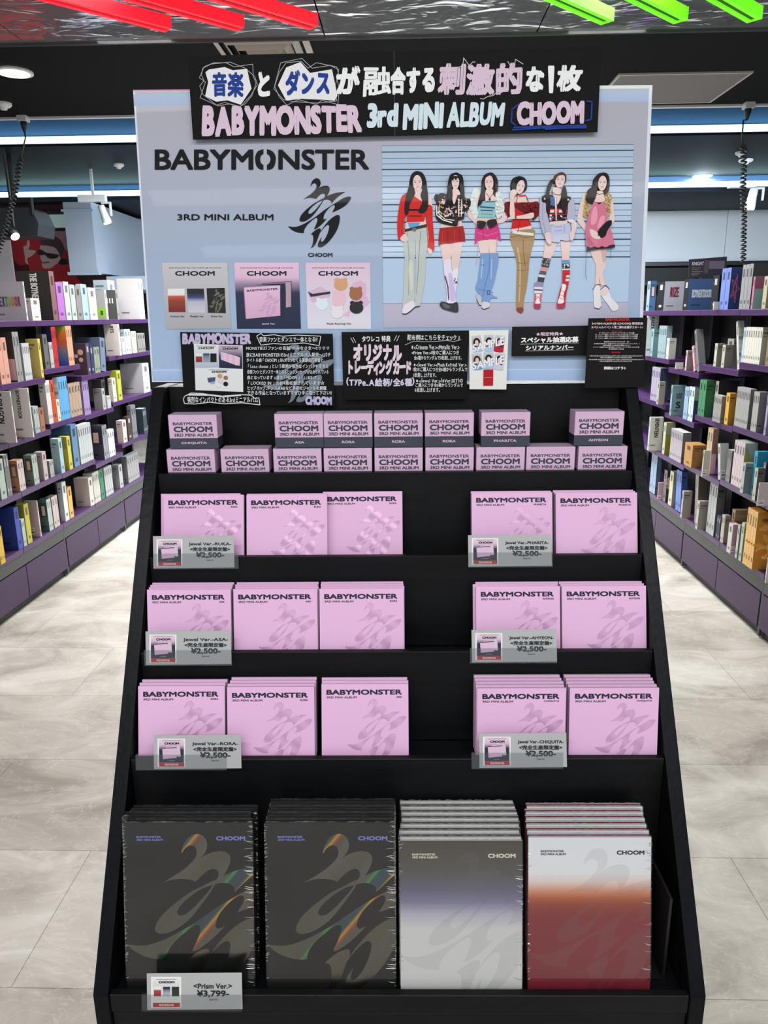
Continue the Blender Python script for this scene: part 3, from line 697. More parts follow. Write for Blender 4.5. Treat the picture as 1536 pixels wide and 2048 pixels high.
mb.grad(Z([(396, 1084), (508, 1086), (500, 928), (387, 930)]), [(0, (34, 36, 34)), (1, (26, 27, 28))])
emblem(mb, lambda X, Y: zq(388 + X * .085, 930 + Y * .11), (104, 104, 92), box=None)
for x0, x1, s in ((160, 250, 'Crimson Ver.'), (285, 370, 'Metallic Ver.'), (416, 490, 'Prism Ver.')): mb.text(s, zt(x0, 1101, x1, 1112), (40, 40, 46), .02)
mb.build('product_picture', GLOSSP, poster)
mb = MB(.001); mb.grad(Z([(578, 1184), (978, 1184), (964, 770), (560, 770)]), [(0, (34, 40, 66)), (.55, (40, 48, 76)), (.68, (150, 130, 160)), (.78, (214, 180, 206)), (1, (222, 188, 214))]); head(mb, 560, 966)
mb.lay(Z([(735, 900), (918, 888), (918, 1046), (884, 1050), (884, 900)]), (176, 150, 168)); mb.line(Z([(735, 901), (918, 888), (918, 1048)]), .0012, (60, 50, 62))
mb.lay(Z([(678, 910), (880, 898), (880, 1100), (850, 1104), (850, 912)]), (30, 38, 66))
mb.grad(Z([(636, 1122), (849, 1102), (847, 912), (622, 926)]), [(0, (206, 164, 196)), (1, (222, 184, 212))]); mb.lay(Z([(622, 926), (636, 1122), (631, 1118), (618, 930)]), (150, 116, 146))
mb.text('BABYMONSTER', Z([(640, 953), (834, 940), (833, 927), (639, 940)]), (34, 36, 60), .04)
emblem(mb, lambda X, Y: zq(690 + X * .115, 950 + Y * .115), (196, 158, 192)); mb.text('Jewel Ver.', zt(734, 1148, 818, 1160), (216, 206, 216), .02)
mb.build('product_picture', GLOSSP, poster)
mb = MB(.001); mb.grad(Z([(1020, 1184), (1417, 1186), (1412, 770), (1006, 770)]), [(0, (216, 216, 226)), (.35, (212, 208, 220)), (1, (216, 188, 210))]); head(mb, 1006, 1416)
mb.lay(Z([(1020, 950), (1100, 920), (1162, 950), (1162, 985), (1050, 1020), (1030, 985)]), (206, 178, 200)); mb.lay(Z([(1020, 950), (1040, 985), (1162, 965), (1162, 950), (1050, 965)]), (40, 44, 66)); mb.lay(Z([(1300, 900), (1350, 880), (1386, 905), (1386, 975), (1410, 1020), (1380, 1050), (1300, 1000)]), (212, 176, 202)); mb.lay(Z([(1240, 1100), (1290, 1060), (1280, 1110)]), (214, 180, 206))
for x, y, rx, ry, cc in ((1228, 908, 42, 36, (206, 158, 116)), (1110, 1030, 38, 34, (214, 226, 236)), (1217, 1000, 40, 46, (226, 186, 202)), (1322, 966, 40, 38, (156, 104, 72)), (1206, 1082, 38, 36, (222, 220, 226)), (1326, 1052, 42, 36, (38, 38, 42))):
    c0 = zq(x, y); mb.ell(c0[0], c0[1], rx * .000305, ry * .000305, cc)
    for s in (-1, 1): c1 = zq(x + s * rx * .62, y - ry * .85); mb.ell(c1[0], c1[1], rx * .0001, ry * .0001, cc)
mb.text('Plush Keyring Ver.', zt(1140, 1147, 1296, 1160), (50, 50, 60), .02)
mb.build('product_picture', GLOSSP, poster)

# the group picture
mb = MB(.001)
mb.grad(P([(767, 656), (1255, 652), (1256, 604.5), (766.5, 607)]), [(0, (176, 172, 196)), (1, (182, 180, 200))])
mb.grad(P([(766.5, 607), (1256, 604.5), (1267, 289.5), (764, 291)]), [(0, (174, 198, 224)), (.6, (178, 200, 224)), (1, (166, 186, 208))])
mb.line(P([(766.5, 607), (1256, 604.5)]), .0007, (120, 124, 142))
def edge(y): t = (y - 291) / 316; return 764 + 2.5 * t, 1267 - 11 * t
tv = [304.6, 339.5, 374.6, 410, 445, 480.7, 515.7]
mb.line(P([(edge(291.5)[0], 292), (edge(291)[1], 289.8)]), .0006, (60, 66, 82))
for i, y in enumerate(tv):
    l, r = edge(y); mb.line(P([(l, y), (r, y - 3.6 + .3 * i)]), .0016, (34, 40, 54))
    if i < 6:
        for f in (.36, .68):
            yy = y + (tv[i + 1] - y) * f; l, r = edge(yy); mb.line(P([(l, yy), (r, yy - 3.4 + .3 * i)]), .0006, (70, 78, 94))
mb.build('height_chart_backdrop', GLOSSP, poster)
SK, SKD = (226, 200, 196), (206, 172, 166)
def figure(ox, items):
    mb = MB(.0026 + .0)
    f = lambda x, y: PP.px(ox + x / 6.606, 330 + y / 6.606)
    for it in items:
        k = it[0]
        if k == 'p': mb.lay(smooth([(*f(p[0], p[1]), 1) if len(p) > 2 else f(*p) for p in it[2]], 3), it[1])
        elif k == 's': mb.lay([f(*p) for p in it[2]], it[1])
        elif k == 'e':
            x, y, rx, ry = it[2]; c0 = f(x, y); mb.ell(c0[0], c0[1], rx * .000128, ry * .000131, it[1])
        elif k == 'l': mb.line([f(*p) for p in it[2]], it[3] * .00013, it[1])
        elif k == 'face':
            x, y, rx, ry, tilt = it[1]
            c0 = f(x, y); mb.ell(c0[0], c0[1], rx * .000128, ry * .000131, SK, rot=tilt)
            ca, sa = math.cos(tilt), math.sin(tilt)
            g = lambda a, b: f(x + a * rx * ca - b * ry * (-sa), y - a * rx * sa + b * ry * ca)
            for s in (-1, 1):
                mb.line([g(s * .28, -.08), g(s * .62, -.1)], .0009, (52, 36, 36)); mb.line([g(s * .26, -.26), g(s * .66, -.3)], .0005, (90, 64, 58))
            mb.line([g(.04, .05), g(.06, .28)], .0005, (200, 166, 158)); mb.line([g(-.22, .52), g(.22, .52)], .0011, (190, 92, 96))
        elif k == 'sp':   # small patches scattered over cloth
            rnd = random.Random(it[3]); x0, y0, x1, y1 = it[2]
            for _ in range(it[4]):
                x, y = rnd.uniform(x0, x1), rnd.uniform(y0, y1); c0 = f(x, y); mb.ell(c0[0], c0[1], rnd.uniform(8, 20) * .00013, rnd.uniform(6, 14) * .00013, rnd.choice(it[1]), n=7, rot=rnd.uniform(0, 3))
    return mb.build('pictured_person', FILMP, poster)
HB = (38, 32, 34)
figure(780, [('p', HB, [(350,85),(290,120),(262,190),(250,280),(232,340),(205,440),(188,560),(185,640),(215,670),(260,600),(300,500),(400,500),(440,560),(480,620),(500,470),(490,330),(475,200),(430,110)]),
 ('p', SK, [(225,740,1),(470,735,1),(485,800,1),(200,885,1),(205,800)]), ('s', (92,160,206), [(232,765),(402,762),(368,822),(258,838)]),
 ('p', (186,194,190), [(190,890,1),(490,812,1),(515,930),(490,1100),(470,1250),(460,1500),(420,1750),(395,1862,1),(318,1880,1),(330,1700),(345,1400),(340,1190,1),(326,1200,1),(320,1500),(332,1790,1),(250,1860),(172,1880,1),(165,1820),(180,1700),(180,1500),(195,1250),(178,1020)]),
 ('l', (120,132,134), [(225,900),(250,1200),(252,1500),(245,1720)], 8), ('l', (120,132,134), [(405,880),(380,1200),(368,1450),(350,1700)], 8), ('l', (140,150,150), [(335,990),(340,1180)], 6), ('p', (206,208,190), [(250,1290),(300,1300),(300,1600),(262,1650)]),
 ('p', (222,216,230), [(162,1965,1),(175,1870),(250,1815),(310,1800),(335,1868,1),(260,1935),(200,1972)]), ('l', (40,36,44), [(164,1968),(210,1972),(265,1938),(330,1880),(390,1868)], 12),
 ('s', (66,54,48), [(190,855),(480,785),(485,825),(195,890)]), ('e', (120,110,100), (320,858,32,26)),
 ('p', SK, [(330,320),(420,320),(410,400),(470,470),(400,480),(310,430)]), ('p', SK, [(480,400),(540,430),(560,560,1),(490,530,1)]),
 ('p', (204,44,42), [(200,388),(240,380),(310,412),(400,472),(490,525),(556,552),(560,700),(575,900),(587,1080),(565,1142),(495,1090),(510,960),(482,760),(470,640),(450,752,1),(220,760,1),(218,660),(190,720),(180,880),(212,905,1),(130,985),(104,960),(95,780),(110,620),(145,440)]),
 ('l', (60,24,28), [(250,600),(420,600)], 26), ('l', (130,28,30), [(252,680),(410,680)], 20), ('l', (150,30,32), [(470,640),(490,900),(505,1080)], 6), ('l', (150,30,32), [(205,640),(190,850)], 6),
 ('p', SK, [(132,975),(205,910),(238,1000),(180,1020)]), ('p', SK, [(497,1098),(558,1135),(530,1192),(500,1150)]),
 ('face', (362,245,64,104,.05)), ('p', HB, [(310,165),(250,300),(205,440),(190,640),(240,655),(262,520),(312,430),(332,370),(304,280),(302,210)]), ('p', HB, [(400,150),(432,230),(425,330),(402,410),(425,500),(372,620),(430,645),(492,590),(505,460),(492,330),(465,180)])])
figure(850, [('p', (30,28,30), [(400,105),(330,150),(300,260),(290,380),(250,500),(235,580),(330,560),(500,560),(515,460),(505,300),(495,180),(450,120)]),
 ('p', SK, [(215,780,1),(480,740,1),(500,840,1),(200,840,1)]),
 ('p', SK, [(195,1040,1),(345,1040,1),(350,1160),(335,1260,1),(235,1270,1),(215,1150)]), ('p', SK, [(350,1030,1),(498,1020,1),(470,1180),(440,1375,1),(355,1380,1),(348,1200)]),
 ('p', (226,222,232), [(358,1385,1),(438,1362,1),(435,1460),(415,1600),(390,1750),(365,1500)]), ('sp', [(90,80,90),(240,238,244)], (375,1450,420,1600), 3, 12),
 ('p', (222,216,236), [(238,1265,1),(300,1240),(346,1262,1),(355,1400),(385,1560),(412,1790,1),(412,1830,1),(280,1830,1),(285,1700),(260,1500)]), ('p', (196,184,226), [(310,1440),(350,1450),(385,1600),(405,1780),(330,1790),(320,1600)]), ('l', (90,70,70), [(262,1470),(300,1620),(310,1780)], 16), ('l', (200,150,170), [(278,1480),(315,1640)], 6),
 ('p', (56,62,64), [(192,1850),(215,1808),(270,1815),(345,1838),(420,1812),(440,1900),(420,1950),(300,1925),(230,1900)]), ('p', (96,100,104), [(225,1830),(300,1850),(330,1890),(260,1895)]),
 ('p', (164,42,44), [(195,838,1),(500,812,1),(520,900),(530,1015,1),(450,1020),(335,1042),(250,1045),(175,1065,1),(180,940)]), ('l', (196,64,62), [(230,880),(225,1040)], 8), ('l', (120,28,32), [(300,880),(300,1040)], 8), ('l', (196,64,62), [(380,870),(390,1030)], 8), ('l', (120,28,32), [(450,860),(462,1015)], 8),
 ('p', (54,46,46), [(170,400),(250,385),(330,420),(420,440),(530,440),(600,520),(560,600),(520,640),(510,720),(440,740),(420,810),(300,800),(200,770),(135,690),(140,560)]), ('e', (38,30,30), (150,440,32,50)), ('e', (38,30,30), (570,510,36,60)),
 ('sp', [(222,206,202),(190,140,140),(206,180,120),(236,230,230),(120,84,70),(180,120,140)], (165,430,320,700), 5, 60), ('sp', [(222,206,202),(190,140,140),(206,180,120),(80,60,56)], (420,460,560,660), 9, 40), ('sp', [(222,206,202),(150,120,120)], (280,560,420,700), 12, 25),
 ('l', (238,236,236), [(150,560),(150,680),(230,745),(350,780)], 14), ('l', (238,236,236), [(178,580),(180,670),(260,735),(380,750)], 10), ('l', (238,236,236), [(440,470),(435,600),(440,700)], 12), ('l', (238,236,236), [(478,470),(475,600),(470,700)], 10),
 ('s', (58,40,36), [(405,420),(460,415),(470,460),(415,465)]), ('s', (60,44,40), [(385,690),(428,690),(420,808),(380,800)]),
 ('p', SK, [(360,340),(420,340),(420,420),(380,540),(355,480)]), ('face', (395,250,52,92,0)), ('p', (30,28,30), [(400,135),(345,190),(345,300),(358,420),(330,540),(245,585),(290,420),(296,260),(330,150)]), ('p', (30,28,30), [(390,135),(450,190),(448,300),(470,430),(500,560),(515,450),(505,280),(480,160)]), ('p', (30,28,30), [(345,200),(360,180),(395,170),(440,185),(446,215),(420,195),(400,230),(380,200),(360,235)]),
 ('p', SK, [(360,365),(420,340),(450,380),(462,415,1),(405,425,1),(380,390)])])
figure(850, [('p', (48,32,34), [(850,105),(780,140),(745,220),(740,340),(710,480),(690,560),(710,600),(780,520),(940,400),(958,280),(940,170),(900,115)]),
 ('p', SK, [(690,690,1),(940,690,1),(945,800,1),(680,800,1)]), ('p', SK, [(690,1000,1),(840,990,1),(842,1165,1),(730,1170,1)]), ('p', SK, [(835,985,1),(960,985,1),(935,1165,1),(848,1165,1)]),
 ('p', (122,156,204), [(730,1172,1),(845,1165,1),(965,1165,1),(970,1270),(945,1400),(910,1560),(870,1700),(960,1760),(870,1770),(850,1820,1),(745,1800),(740,1745),(665,1640),(690,1540),(720,1320)]), ('l', (92,124,176), [(848,1180),(845,1400),(800,1560),(760,1740)], 9), ('l', (170,196,226), [(760,1250),(740,1500)], 14), ('l', (160,188,222), [(880,1250),(870,1500)], 16), ('l', (80,106,150), [(735,1320),(790,1330)], 6), ('s', (60,76,110), [(818,1660),(860,1660),(852,1720),(818,1715)]), ('s', (130,160,206), [(828,1672),(850,1672),(844,1708),(828,1705)]), ('l', (94,126,180), [(690,1640),(800,1660),(900,1690)], 6),
 ('p', (190,190,200), [(672,1730),(690,1705),(740,1745),(745,1855,1),(715,1850)]), ('p', (206,208,214), [(742,1875),(760,1810),(850,1825),(845,1880),(775,1905,1)]), ('l', (50,44,48), [(680,1780),(715,1855),(745,1858)], 8), ('l', (50,44,48), [(745,1890),(775,1910),(845,1885)], 8),
 ('p', SK, [(575,600),(640,600),(680,700),(720,770,1),(690,810,1),(600,720),(565,680)]), ('p', SK, [(1000,640),(1070,640),(1078,720),(1020,770),(930,780,1),(920,735,1),(1010,700)]),
 ('p', (206,62,128), [(670,815,1),(800,830),(960,780,1),(985,900),(1005,1015,1),(960,990),(820,985),(700,1010,1),(650,1065,1),(660,900)]), ('l', (232,120,170), [(690,900),(820,940),(960,890)], 7), ('l', (166,40,96), [(760,870),(770,990)], 6), ('l', (232,140,180), [(690,1000),(690,1200),(672,1330)], 6), ('l', (232,140,180), [(950,960),(935,1180),(930,1290)], 6), ('l', (240,190,210), [(800,800),(830,850)], 8),
 ('p', (140,190,206), [(700,500,1),(790,480),(940,480,1),(945,600),(915,705,1),(690,700,1)]), ('l', (70,80,110), [(730,560),(910,575)], 20), ('l', (80,90,120), [(735,605),(890,610)], 16), ('l', (130,170,110), [(740,650),(885,660)], 18),
 ('p', (220,224,220), [(640,320),(700,330),(745,400),(720,470),(690,560),(695,680),(650,720),(600,620),(575,560),(600,450)]), ('p', (220,224,220), [(930,360),(985,370),(1010,450),(1045,560),(1030,640),(975,710),(945,700),(925,600),(930,480)]), ('sp', [(236,238,234),(200,206,204),(226,228,224)], (600,400,700,660), 21, 26), ('sp', [(236,238,234),(200,206,204)], (940,420,1030,660), 22, 26),
 ('p', SK, [(800,340),(890,340),(890,400),(940,480),(820,490),(790,480)]), ('l', (60,40,44), [(805,385),(845,450),(895,390)], 7), ('e', (60,44,50), (848,468,16,20)), ('face', (840,250,60,100,.03)),
 ('p', (48,32,34), [(850,150),(790,190),(772,280),(785,400),(740,520),(690,560),(700,480),(740,330),(752,200),(800,130)]), ('p', (48,32,34), [(830,140),(890,180),(915,260),(925,360),(950,360),(958,260),(935,170),(880,125)]),
 ('p', (46,40,40), [(680,760),(720,748),(790,760),(795,800),(750,850),(690,830)]), ('p', (46,40,40), [(805,770),(850,735),(930,725,1),(945,790),(900,820),(850,840)]), ('l', (120,110,104), [(700,780),(690,800)], 6)])
figure(1000, [('p', (36,34,38), [(220,158),(160,190),(135,260),(140,350),(200,400),(260,390),(340,340),(348,260),(320,190),(280,165)]),
 ('p', SK, [(155,820,1),(400,800,1),(430,880,1),(140,900,1)]),
 ('p', (164,136,98), [(140,880,1),(430,850),(455,930),(440,1040),(410,1150),(385,1270),(370,1450),(345,1650),(318,1760),(308,1880,1),(210,1890,1),(210,1750),(215,1500),(220,1330),(190,1170),(130,990)]), ('l', (118,92,64), [(300,990),(310,1200),(330,1330)], 8), ('l', (196,170,128), [(230,1100),(262,1300),(260,1600),(250,1800)], 22), ('l', (124,98,70), [(225,1290),(300,1310),(370,1290)], 5), ('l', (124,98,70), [(220,1390),(300,1400),(370,1380)], 5), ('l', (120,94,66), [(135,960),(250,930),(300,960),(440,950)], 6),
 ('s', (222,222,222), [(162,868),(300,890),(440,905),(440,940),(300,930),(160,905)]), ('p', (142,70,58), [(210,1905),(250,1888),(305,1895),(300,1940),(275,1965,1),(230,1940)]),
 ('p', (196,38,42), [(170,480,1),(390,480,1),(385,600),(375,700),(412,800,1),(290,830),(145,850,1),(165,720),(190,600)]), ('l', (140,26,32), [(265,720),(230,890)], 9), ('l', (226,80,78), [(290,600),(280,640)], 10),
 ('p', SK, [(240,400),(340,400),(350,470),(480,450),(500,490),(380,500),(200,500),(60,490),(130,440)]), ('s', (196,38,42), [(246,408),(336,398),(338,424),(248,432)]), ('l', (176,34,38), [(225,430),(210,520)], 12), ('l', (176,34,38), [(345,420),(370,500)], 12),
 ('p', (104,26,32), [(60,510),(120,490),(200,520),(280,500),(400,500),(490,490),(515,560),(505,660),(430,740),(400,640),(330,650),(240,600),(180,560),(125,610),(120,700),(75,670),(55,600)]), ('sp', [(130,34,40),(84,20,26)], (70,520,170,660), 31, 18), ('sp', [(130,34,40),(84,20,26)], (300,520,490,640), 32, 40),
 ('p', SK, [(130,360),(200,340),(210,400),(175,450),(185,600),(185,695),(130,690),(120,620),(128,480)]), ('p', SK, [(180,690),(300,672),(420,640),(440,680),(400,720),(200,722),(105,730),(110,700)]), ('s', (90,90,80), [(185,690),(208,686),(212,718),(190,722)]),
 ('face', (262,305,56,92,-.25)), ('p', (36,34,38), [(225,170),(190,240),(195,320),(225,390),(240,420),(200,410),(150,340),(140,250),(170,190)]), ('p', (36,34,38), [(225,165),(280,200),(310,240),(330,340),(348,320),(348,250),(320,190),(270,165)]), ('p', SK, [(140,350),(195,340),(215,390),(170,420),(140,400)])])
figure(1000, [('p', (92,66,52), [(780,110),(720,140),(695,200),(700,260),(850,250),(865,180),(840,125)]),
 ('p', SK, [(590,1020,1),(750,1010,1),(720,1130),(665,1240,1),(565,1230,1),(580,1120)]), ('p', SK, [(790,1010,1),(930,1000,1),(918,1120),(910,1260,1),(812,1260,1),(805,1130)]),
 ('p', (72,74,80), [(566,1228,1),(668,1240,1),(640,1360,1),(545,1350,1)]), ('p', (214,150,150), [(545,1350,1),(640,1362,1),(612,1410,1),(528,1400,1)]), ('p', (92,94,100), [(526,1402,1),(612,1412,1),(598,1460,1),(508,1445,1)]), ('p', (214,212,220), [(508,1446,1),(598,1460,1),(588,1492,1),(500,1480,1)]), ('p', (66,68,76), [(500,1480,1),(588,1492,1),(570,1558,1),(492,1540,1)]), ('sp', [(150,150,156),(50,52,58)], (540,1250,650,1340), 41, 14),
 ('p', (150,140,176), [(446,1570,1),(490,1545),(570,1560,1),(560,1620,1),(446,1612,1)]), ('p', (222,218,226), [(446,1612,1),(560,1620,1),(550,1700,1),(450,1700,1)]), ('l', (70,70,90), [(450,1652),(555,1658)], 18), ('p', (206,100,112), [(450,1700,1),(550,1700,1),(535,1800,1),(530,1840,1),(445,1840,1),(448,1790,1)]), ('p', (236,232,234), [(470,1710,1),(525,1710,1),(515,1790),(525,1830),(460,1830),(475,1780)]), ('l', (196,70,84), [(475,1740),(520,1760)], 6), ('l', (196,70,84), [(520,1730),(475,1770)], 6), ('p', (172,62,92), [(442,1838,1),(532,1838,1),(528,1895),(490,1906),(446,1892)]),
 ('p', (110,150,200), [(812,1262,1),(910,1260,1),(912,1310,1),(815,1310,1)]), ('p', (66,62,66), [(815,1310,1),(912,1310,1),(914,1375,1),(820,1375,1)]), ('sp', [(220,220,220),(30,30,34)], (830,1320,900,1365), 42, 10), ('p', (196,46,52), [(818,1400,1),(915,1395,1),(908,1500),(885,1640,1),(815,1640,1)]), ('s', (226,222,226), [(870,1462),(912,1462),(908,1490),(866,1490)]), ('s', (226,222,226), [(858,1510),(905,1510),(902,1540),(858,1540)]), ('l', (222,200,206), [(818,1386),(914,1382)], 18),
 ('p', (190,44,52), [(800,1600,1),(885,1620,1),(860,1760),(855,1835,1),(745,1835,1),(760,1760)]), ('p', (234,230,232), [(815,1580),(862,1590),(858,1640),(830,1720),(835,1820),(755,1830),(780,1740),(800,1660)]), ('l', (190,44,52), [(800,1660),(850,1690)], 6), ('l', (190,44,52), [(785,1720),(838,1745)], 6), ('l', (190,44,52), [(775,1760),(832,1780)], 6), ('p', (176,60,90), [(742,1835,1),(855,1835,1),(845,1890),(790,1898),(745,1890)]),
 ('p', SK, [(650,760,1),(880,735,1),(885,800,1),(645,800,1)]),
 ('p', (196,200,226), [(650,900,1),(930,880,1),(932,990),(860,1010),(790,1000),(770,1030),(660,1010)]), ('p', (186,192,220), [(660,810,1),(915,775,1),(925,880),(880,915),(760,930),(660,915)]), ('l', (140,148,186), [(715,830),(810,820)], 9), ('l', (140,148,186), [(715,880),(810,872)], 9), ('l', (140,148,186), [(842,800),(842,900)], 7),
 ('p', (178,178,200), [(530,420),(610,420),(625,560),(620,680),(640,760),(670,830),(650,940),(575,940),(535,820),(512,680),(515,540)]), ('p', (178,178,200), [(880,430),(950,450),(975,530),(975,700),(930,760),(880,740),(870,600)]), ('p', (226,224,232), [(880,745),(940,730),(990,760),(1000,830),(980,900),(960,800)]), ('l', (140,140,166), [(560,500),(550,700),(590,900)], 6),
 ('p', (34,34,38), [(545,430),(620,400),(720,420),(870,420),(930,450),(890,520),(880,660),(850,745,1),(660,745,1),(600,620),(600,520),(550,500)]), ('e', (216,210,196), (582,458,13,13)), ('e', (216,210,196), (890,470,16,14)),
 ('p', SK, [(700,310),(800,330),(800,420),(770,500),(735,530),(690,400)]), ('s', (80,110,170), [(650,440),(720,430),(724,560),(655,540)]), ('s', (204,52,56), [(640,590),(875,590),(875,640),(640,645)]), ('s', (222,216,222), [(655,605),(705,605),(700,640),(655,640)]), ('s', (222,216,222), [(770,605),(830,605),(830,640),(765,640)]), ('s', (90,116,176), [(640,690),(700,690),(680,740),(640,740)]), ('l', (204,52,56), [(640,662),(875,662)], 12), ('s', (226,220,224), [(712,430),(740,440),(742,745),(726,748)]), ('l', (204,52,56), [(733,440),(734,745)], 7), ('sp', [(222,214,220),(60,60,66),(200,60,64)], (650,680,860,735), 43, 16),
 ('face', (782,215,66,100,-.12)), ('p', (92,66,52), [(790,112),(730,140),(700,200),(712,240),(745,170),(800,150),(845,165),(862,215),(860,150),(830,120)]),
 ('p', (46,36,34), [(690,205),(640,235),(600,350),(592,480),(620,640),(650,600),(652,470),(640,380),(670,300)]), ('p', (46,36,34), [(835,290),(800,360),(792,480),(800,600),(840,665),(868,600),(875,450),(860,330)]), ('l', (60,54,60), [(672,365),(710,400),(770,410),(805,385)], 6),
 ('p', SK, [(582,930),(640,900),(665,960),(665,1040),(640,1060),(600,1020)]), ('p', SK, [(930,770),(975,780),(975,900),(955,990),(920,1010),(905,930),(930,880)])])
figure(1120, [('p', (46,36,38), [(560,105),(480,140),(430,210),(420,290),(360,340),(340,440),(380,510),(430,480),(560,430),(620,370),(640,260),(630,160),(600,115)]),
 ('p', SK, [(390,1120,1),(540,1110,1),(600,1330),(560,1440),(600,1590,1),(530,1600,1),(510,1480),(470,1330),(420,1210)]), ('p', SKD, [(530,1110,1),(615,1110,1),(600,1220),(570,1300),(540,1180)]), ('p', SK, [(470,1320),(530,1300),(510,1450),(520,1590,1),(460,1590,1),(465,1450)]),
 ('p', (224,222,226), [(440,1620),(500,1590),(530,1640),(530,1780),(540,1860),(520,1900),(450,1885),(440,1780)]), ('p', (226,224,230), [(520,1660),(600,1610),(645,1690),(690,1780),(760,1850),(760,1910),(690,1930),(630,1850),(540,1730)]), ('l', (110,60,66), [(430,1645),(470,1585),(530,1580)], 10), ('l', (110,60,66), [(525,1655),(600,1592),(645,1640)], 10), ('l', (60,50,60), [(445,1885),(510,1905),(540,1870)], 7), ('p', (220,206,200), [(520,1690),(610,1620),(640,1680),(560,1740)]),
 ('p', SK, [(300,400),(350,400),(340,520),(300,640),(300,720),(370,830),(500,930),(520,985),(440,985),(330,880),(230,760),(222,700),(250,560)]), ('p', SK, [(640,420),(690,480),(710,640),(715,740),(670,800),(640,760),(650,640)]),
 ('p', (190,160,110), [(330,380),(400,400),(400,520),(360,620),(350,700),(300,680),(300,600),(320,480)]), ('p', (190,160,110), [(560,380),(640,380),(680,430),(660,560),(650,650),(610,700),(590,620),(580,480)]), ('sp', [(214,186,134),(160,128,80)], (310,400,380,670), 51, 24), ('sp', [(214,186,134),(160,128,80)], (585,400,660,660), 52, 30),
 ('p', SK, [(470,360),(550,360),(560,400),(580,490),(450,500),(450,420)]), ('l', (70,50,54), [(470,390),(510,402),(545,392)], 8),
 ('p', (206,116,144), [(440,480,1),(500,530),(570,485,1),(600,620),(610,740),(660,860),(710,1075,1),(600,1090),(340,1110,1),(325,900),(350,720),(400,580)]), ('p', (228,152,174), [(440,560),(480,600),(470,760),(400,800),(400,680)]), ('p', (228,152,174), [(520,700),(580,690),(560,780),(480,850)]), ('p', (186,90,120), [(350,960),(440,1060),(360,1080)]),
 ('p', (46,36,40), [(340,1080,1),(400,1100),(440,1082),(490,1104),(540,1080),(590,1100),(640,1070),(710,1060,1),(712,1098,1),(620,1112),(500,1120),(385,1140),(340,1145,1)]), ('l', (60,50,56), [(335,1140),(330,1300),(325,1450),(340,1515)], 5), ('l', (60,50,56), [(658,1115),(655,1240)], 5),
 ('p', SK, [(380,860),(450,880),(500,930),(530,985),(450,985),(400,950)]), ('p', (28,28,32), [(660,740),(668,790),(610,880),(590,940),(540,975),(490,930),(490,880),(540,820),(600,760)]), ('l', (28,28,32), [(500,900),(488,950)], 10), ('l', (28,28,32), [(540,930),(520,975)], 10),
 ('face', (545,255,60,98,-.06)), ('p', (46,36,38), [(560,130),(500,190),(482,290),(470,390),(440,480),(380,520),(325,470),(360,360),(420,290),(440,190),(500,125)]), ('p', (46,36,38), [(550,130),(600,170),(612,250),(590,340),(550,390),(620,375),(640,270),(632,170),(595,120)])])
# ------------------------------------------------------------------ hand lettered banner and small signs
def sheet(name, plane, quad, lab, cat, c, th=.0012, group=None, matl=None):
    """A flat card with corners BL, BR, TR, TL given as photo points on its plane; returns (object builder, mapper)."""
    q = plane.pts(quad); cx = sum(p[0] for p in q) / 4; cy = sum(p[1] for p in q) / 4
    mb = MB(); mb.prism([(x - cx, y - cy) for x, y in q], -th, 0, c); mb.z = .00002
    f = lambda u, v: (lambda p: (p[0] - cx, p[1] - cy))(plane.px(u, v))
    def done(kids=True):
        o = mb.build(name, matl or SIGNP, mw=plane.matrix(cx, cy)); return tag(o, lab, cat, group)
    return mb, f, done
BK = (13, 13, 14)
BP = Plane(PP.p0 + PP.N * .013, PP.R, PP.U)
def Q(f, x0, y0, x1, y1, t0=0, t1=0):
    """box in photo pixels; t0/t1 lift the left/right end"""
    return [f(x0, y1 - t0), f(x1, y1 - t1), f(x1, y0 - t1), f(x0, y0 - t0)]
mb, f, done = sheet('banner', BP, [(386, 279), (1195, 264), (1203, 93), (375, 112)], 'long black hand lettered banner taped across the top of the poster', 'banner', BK)
b1 = lambda x, y: f(370 + x / 3.657, 90 + y / 3.655)
b2 = lambda x, y: f(780 + x / 3.572, 80 + y / 3.571)
WH, PK, LB, NV = (232, 234, 234), (212, 190, 208), (206, 222, 230), (34, 62, 140)
mb.line([f(788, 103), f(790, 273)], .0008, (80, 80, 82))
for pts in ([(105,240),(140,160),(210,130),(300,130),(360,160),(495,140),(500,230),(520,280),(490,370),(440,430),(400,450),(330,430),(240,445),(110,385),(150,270)], [(120,220),(130,170),(190,140),(330,125),(440,170),(510,230),(530,290),(480,370),(400,455),(290,420),(230,440),(130,360),(108,300),(140,260)]):
    mb.line([b1(*p) for p in pts], .0009, (170, 172, 176), closed=True)
for pts in ([(655,300),(700,130),(855,98),(930,170),(1060,150),(1125,180),(1110,250),(1130,320),(1118,435),(1000,405),(960,435),(830,400),(745,440),(690,380)], [(650,320),(690,200),(740,130),(850,120),(900,170),(960,130),(1110,160),(1125,220),(1095,300),(1110,410),(970,425),(800,415),(720,400)]):
    mb.line([b1(*p) for p in pts], .0009, (170, 172, 176), closed=True)
mb.lay([b1(*p) for p in [(150,200),(175,180),(290,162),(350,185),(455,175),(470,250),(487,320),(408,437),(310,405),(230,415),(148,375),(170,270)]], (226, 226, 230))
mb.lay([b1(*p) for p in [(680,295),(740,165),(845,125),(915,205),(1075,178),(1115,370),(1095,408),(1000,400),(850,395),(740,405)]], (226, 226, 230))
mb.hand('音楽', [b1(196, 378), b1(432, 380), b1(432, 210), b1(196, 205)], NV, .035, .5)
mb.hand('ダンス', [b1(735, 365), b1(1068, 365), b1(1068, 190), b1(735, 190)], NV, .045, .5)
mb.hand('と', [b1(520, 375), b1(640, 365), b1(640, 210), b1(520, 210)], WH, .05, .3)
